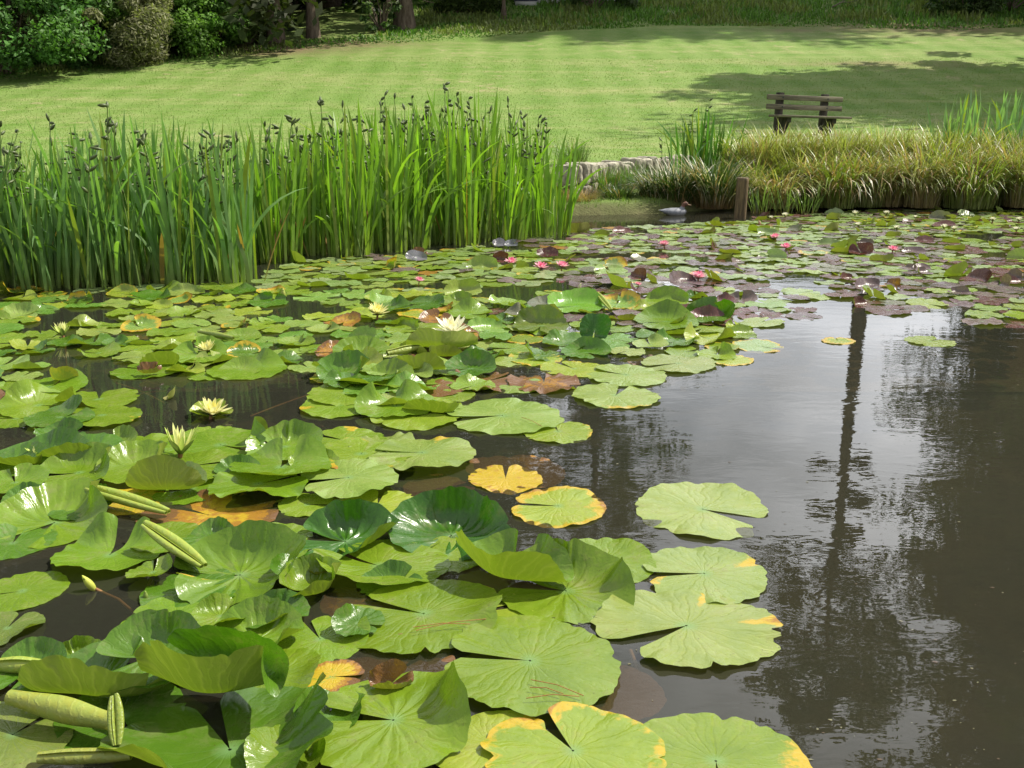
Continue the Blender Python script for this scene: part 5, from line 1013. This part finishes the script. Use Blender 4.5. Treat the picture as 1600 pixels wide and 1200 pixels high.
def gen_field():
    rng = np.random.RandomState(2024); pts = []; cell = {}
    for (x, y, r, l) in placed: pts.append((x, y, r)); cell.setdefault((int(x // .3), int(y // .3)), []).append(len(pts) - 1)
    nh = len(pts); tries = 0
    while tries < 90000:
        tries += 1; Y = 3.3 + 9.2 * rng.rand() ** .9; X = (rng.rand() * 2 - 1) * (Y * .55 + .2)
        if rng.rand() > .6 + .4 * Y / 12: continue
        px, py = proj(X, Y, 0)
        if not (-70 < px < 1660) or not inpoly(px, py, FIELD): continue
        if any(inpoly(px, py, h) for h in HOLES): continue
        if Y > np.interp(X, SX, SY) - .35: continue
        dk = float(fbm(X * 1.6 + 20, Y * 1.6 + 20, 91, 2))
        if dk < .30: continue
        if (X - 1.98) ** 2 + (Y - 6.65) ** 2 < .05: continue
        R0 = (.135 if px < 1150 else .12) * (.62 + .55 * rng.rand())
        if py < 440: R0 *= .88
        if px < 420 and py > 460: R0 *= .9
        ok = True; ci, cj = int(X // .3), int(Y // .3)
        for a in (-1, 0, 1):
            for b in (-1, 0, 1):
                for q in cell.get((ci + a, cj + b), ()):
                    x, y, r = pts[q]; kk = .70 if q < nh else (.74 if Y < 7 else .66)
                    if (x - X) ** 2 + (y - Y) ** 2 < (kk * (r + R0)) ** 2: ok = False; break
                if not ok: break
            if not ok: break
        if not ok: continue
        pts.append((X, Y, R0)); cell.setdefault((ci, cj), []).append(len(pts) - 1)
    return pts[nh:]
field = gen_field()
def app(p): px, py = proj(p[0], p[1], 0); inside = -20 < px < 1620; return -(p[2] / math.hypot(p[1], H) * (1 if inside else .2)) * (.45 + .55 * min(1, H / p[1] * 3))
field.sort(key=app)
frng = np.random.RandomState(31); used = {}; stuff = Buf(); lab_rank = {}
nind = max(0, 296 - NEED)
print('heroes', NEED, 'field', len(field))
indiv = []
for i, (X, Y, Rr) in enumerate(field):
    px, py = proj(X, Y, 0); zone = fbm(X * .8 + 3, Y * .8 + 7, 55, 3)
    purple = (px > 760 and py < 512 and frng.rand() < np.interp(px + (zone - .5) * 500, [820, 1100, 1500], [.12, .46, .58]) * (1.2 if py > 445 else 1.0 if py > 375 else .35)) or (py < 430 and px > 550 and frng.rand() < .2)
    near = py > 455 and px < 1180; rv = frng.rand()
    kw = dict(notch=frng.rand() * 360, hw=4 + 7 * frng.rand(), seed=3000 + i, wav=.015 + .03 * frng.rand(), tilt=(frng.randn() * 1.6, frng.randn() * 1.6), rag=.006 + .015 * frng.rand())
    tint = [GR, GR, GP, (.13, .27, .035), GY, (.20, .32, .06)][frng.randint(6)] if near else [GP, (.24, .33, .12), (.20, .30, .08), GR, (.26, .34, .14)][frng.randint(5)]
    state = 'flat'; cupped = False
    if near and rv < .48:
        k = frng.randint(4); b = frng.rand() * 360 if frng.rand() < .4 else 90 + frng.randn() * 40; cupped = True
        if k == 0: kw['cup'] = [(b, 40 + 30 * frng.rand(), .7 + .8 * frng.rand())]; state = 'cupped'; kw['corr'] = .012
        elif k == 1: kw['cup'] = [(b, 30, .6 + .6 * frng.rand()), (b + 150 + 60 * frng.rand(), 35, .5 + .6 * frng.rand())]; state = 'double-curled'
        elif k == 2: kw['folds'] = [(b if frng.rand() < .5 else 250 + 40 * frng.rand(), .15 + .4 * frng.rand(), 50 + 45 * frng.rand(), .3 + .2 * frng.rand())]; state = 'folded'
        else: kw['cup'] = [(b, 25, .5 + .6 * frng.rand())]; kw['base_cup'] = .15 + .2 * frng.rand(); state = 'dish-shaped'
        if frng.rand() < .35: tint = GD
    elif not near and frng.rand() < (.16 if purple else .07):
        kw['folds'] = [(frng.rand() * 360, .05 + .4 * frng.rand(), 40 + 45 * frng.rand(), .3)]; state = 'folded'; cupped = True
    cname = 'green' if tint in (GR,) or tint == (.13, .27, .035) else 'pale green' if tint[2] > .07 else 'yellow-green' if tint == GY else 'deep green' if tint == GD else 'mid-green'
    dec = (0, .10 * frng.rand(), [])
    if purple: tint = [PUR, PURG, (.12, .05, .045), (.16, .12, .11)][frng.randint(4)] if frng.rand() < .8 else (.09, .03, .02); cname = 'purplish'
    elif frng.rand() < .09: dec = (.0 + .2 * frng.rand(), .25 + .2 * frng.rand(), [(frng.rand() * 360, 40, .3)]); cname = 'yellow-edged'
    elif frng.rand() < .028: dec = (.5 + .35 * frng.rand(), .2, []); cname = 'orange-brown'
    if i < nind:
        ln, lx, ly = min(LMW, key=lambda t: (t[1] - X) ** 2 + (t[2] - Y) ** 2); dd = math.hypot(lx - X, ly - Y)
        indiv.append((state, cname, ln, dd, X, Y, Rr, tint, dec, kw))
    else:
        P, Fq, U, Rg, Ag = pad_geo(Rr, nr=6 if not cupped else 8, na=26 if Y > 7 else 34, **kw); l = level_at(X, Y, Rr) if Y < 8 else frng.randint(3)
        P[:, 0] += X; P[:, 1] += Y; P[:, 2] += .003 + .0045 * l; T = np.array(tint) * (.85 + .3 * frng.rand()); stuff.add(P, Fq, T, U, decay_of(Rg, Ag, dec))
groups = {}
for it in indiv: groups.setdefault(it[:3], []).append(it)
for key, items in groups.items():
    items.sort(key=lambda t: t[3])
    for rk, (state, cname, ln, dd, X, Y, Rr, tint, dec, kw) in enumerate(items):
        lb = '%s %s pad, %s closest such to the %s' % (state, cname, ORD[rk], ln) if rk else '%s %s pad closest to the %s' % (state, cname, ln)
        put_pad(X, Y, Rr, lb, tint=tint, dec=dec, nr=12, na=60, **kw)
V, Fq, T, U, D = stuff.arr(); tag(make('distant_lily_pads', V, Fq, M_pad, tint=T, uv=U, fl={'decay': D}), 'mass of small far lily pads, green and purple', 'lily pads', kind='stuff')
print('stuff pads', len(field) - nind, 'indiv', nind)

def debris():
    rng = np.random.RandomState(88); B = Buf(); n = 0
    while n < 130:
        px = 500 + rng.rand() * 1100; py = 520 + rng.rand() ** .8 * 680; X, Y = unp(px, py); den = float(fbm(X * 3 + 9, Y * 3 + 9, 12, 3))
        if any((X - a) ** 2 + (Y - b) ** 2 < (r * .9) ** 2 for a, b, r, l in placed) or den < .52: continue
        k = 3 + rng.randint(4); an = np.sort(rng.rand(k + 2)) * 2 * PI; r = (.001 + .0026 * rng.rand() ** 3) * (.6 + .8 * rng.rand(k + 2)); V = np.column_stack([X + r * np.cos(an) * 1.6, Y + r * np.sin(an), np.full(k + 2, .0015)])
        f = [(0, i, i + 1) for i in range(1, k + 1)]; B.add(V, np.array(f), (.20, .19, .11) if rng.rand() < .6 else (.10, .07, .04)); n += 1
    V, Fq, T, *_ = B.arr(); tag(make('floating_specks', V, Fq, M_petal, tint=T), 'pollen and plant specks drifting on the open water', 'debris', kind='stuff')
debris()
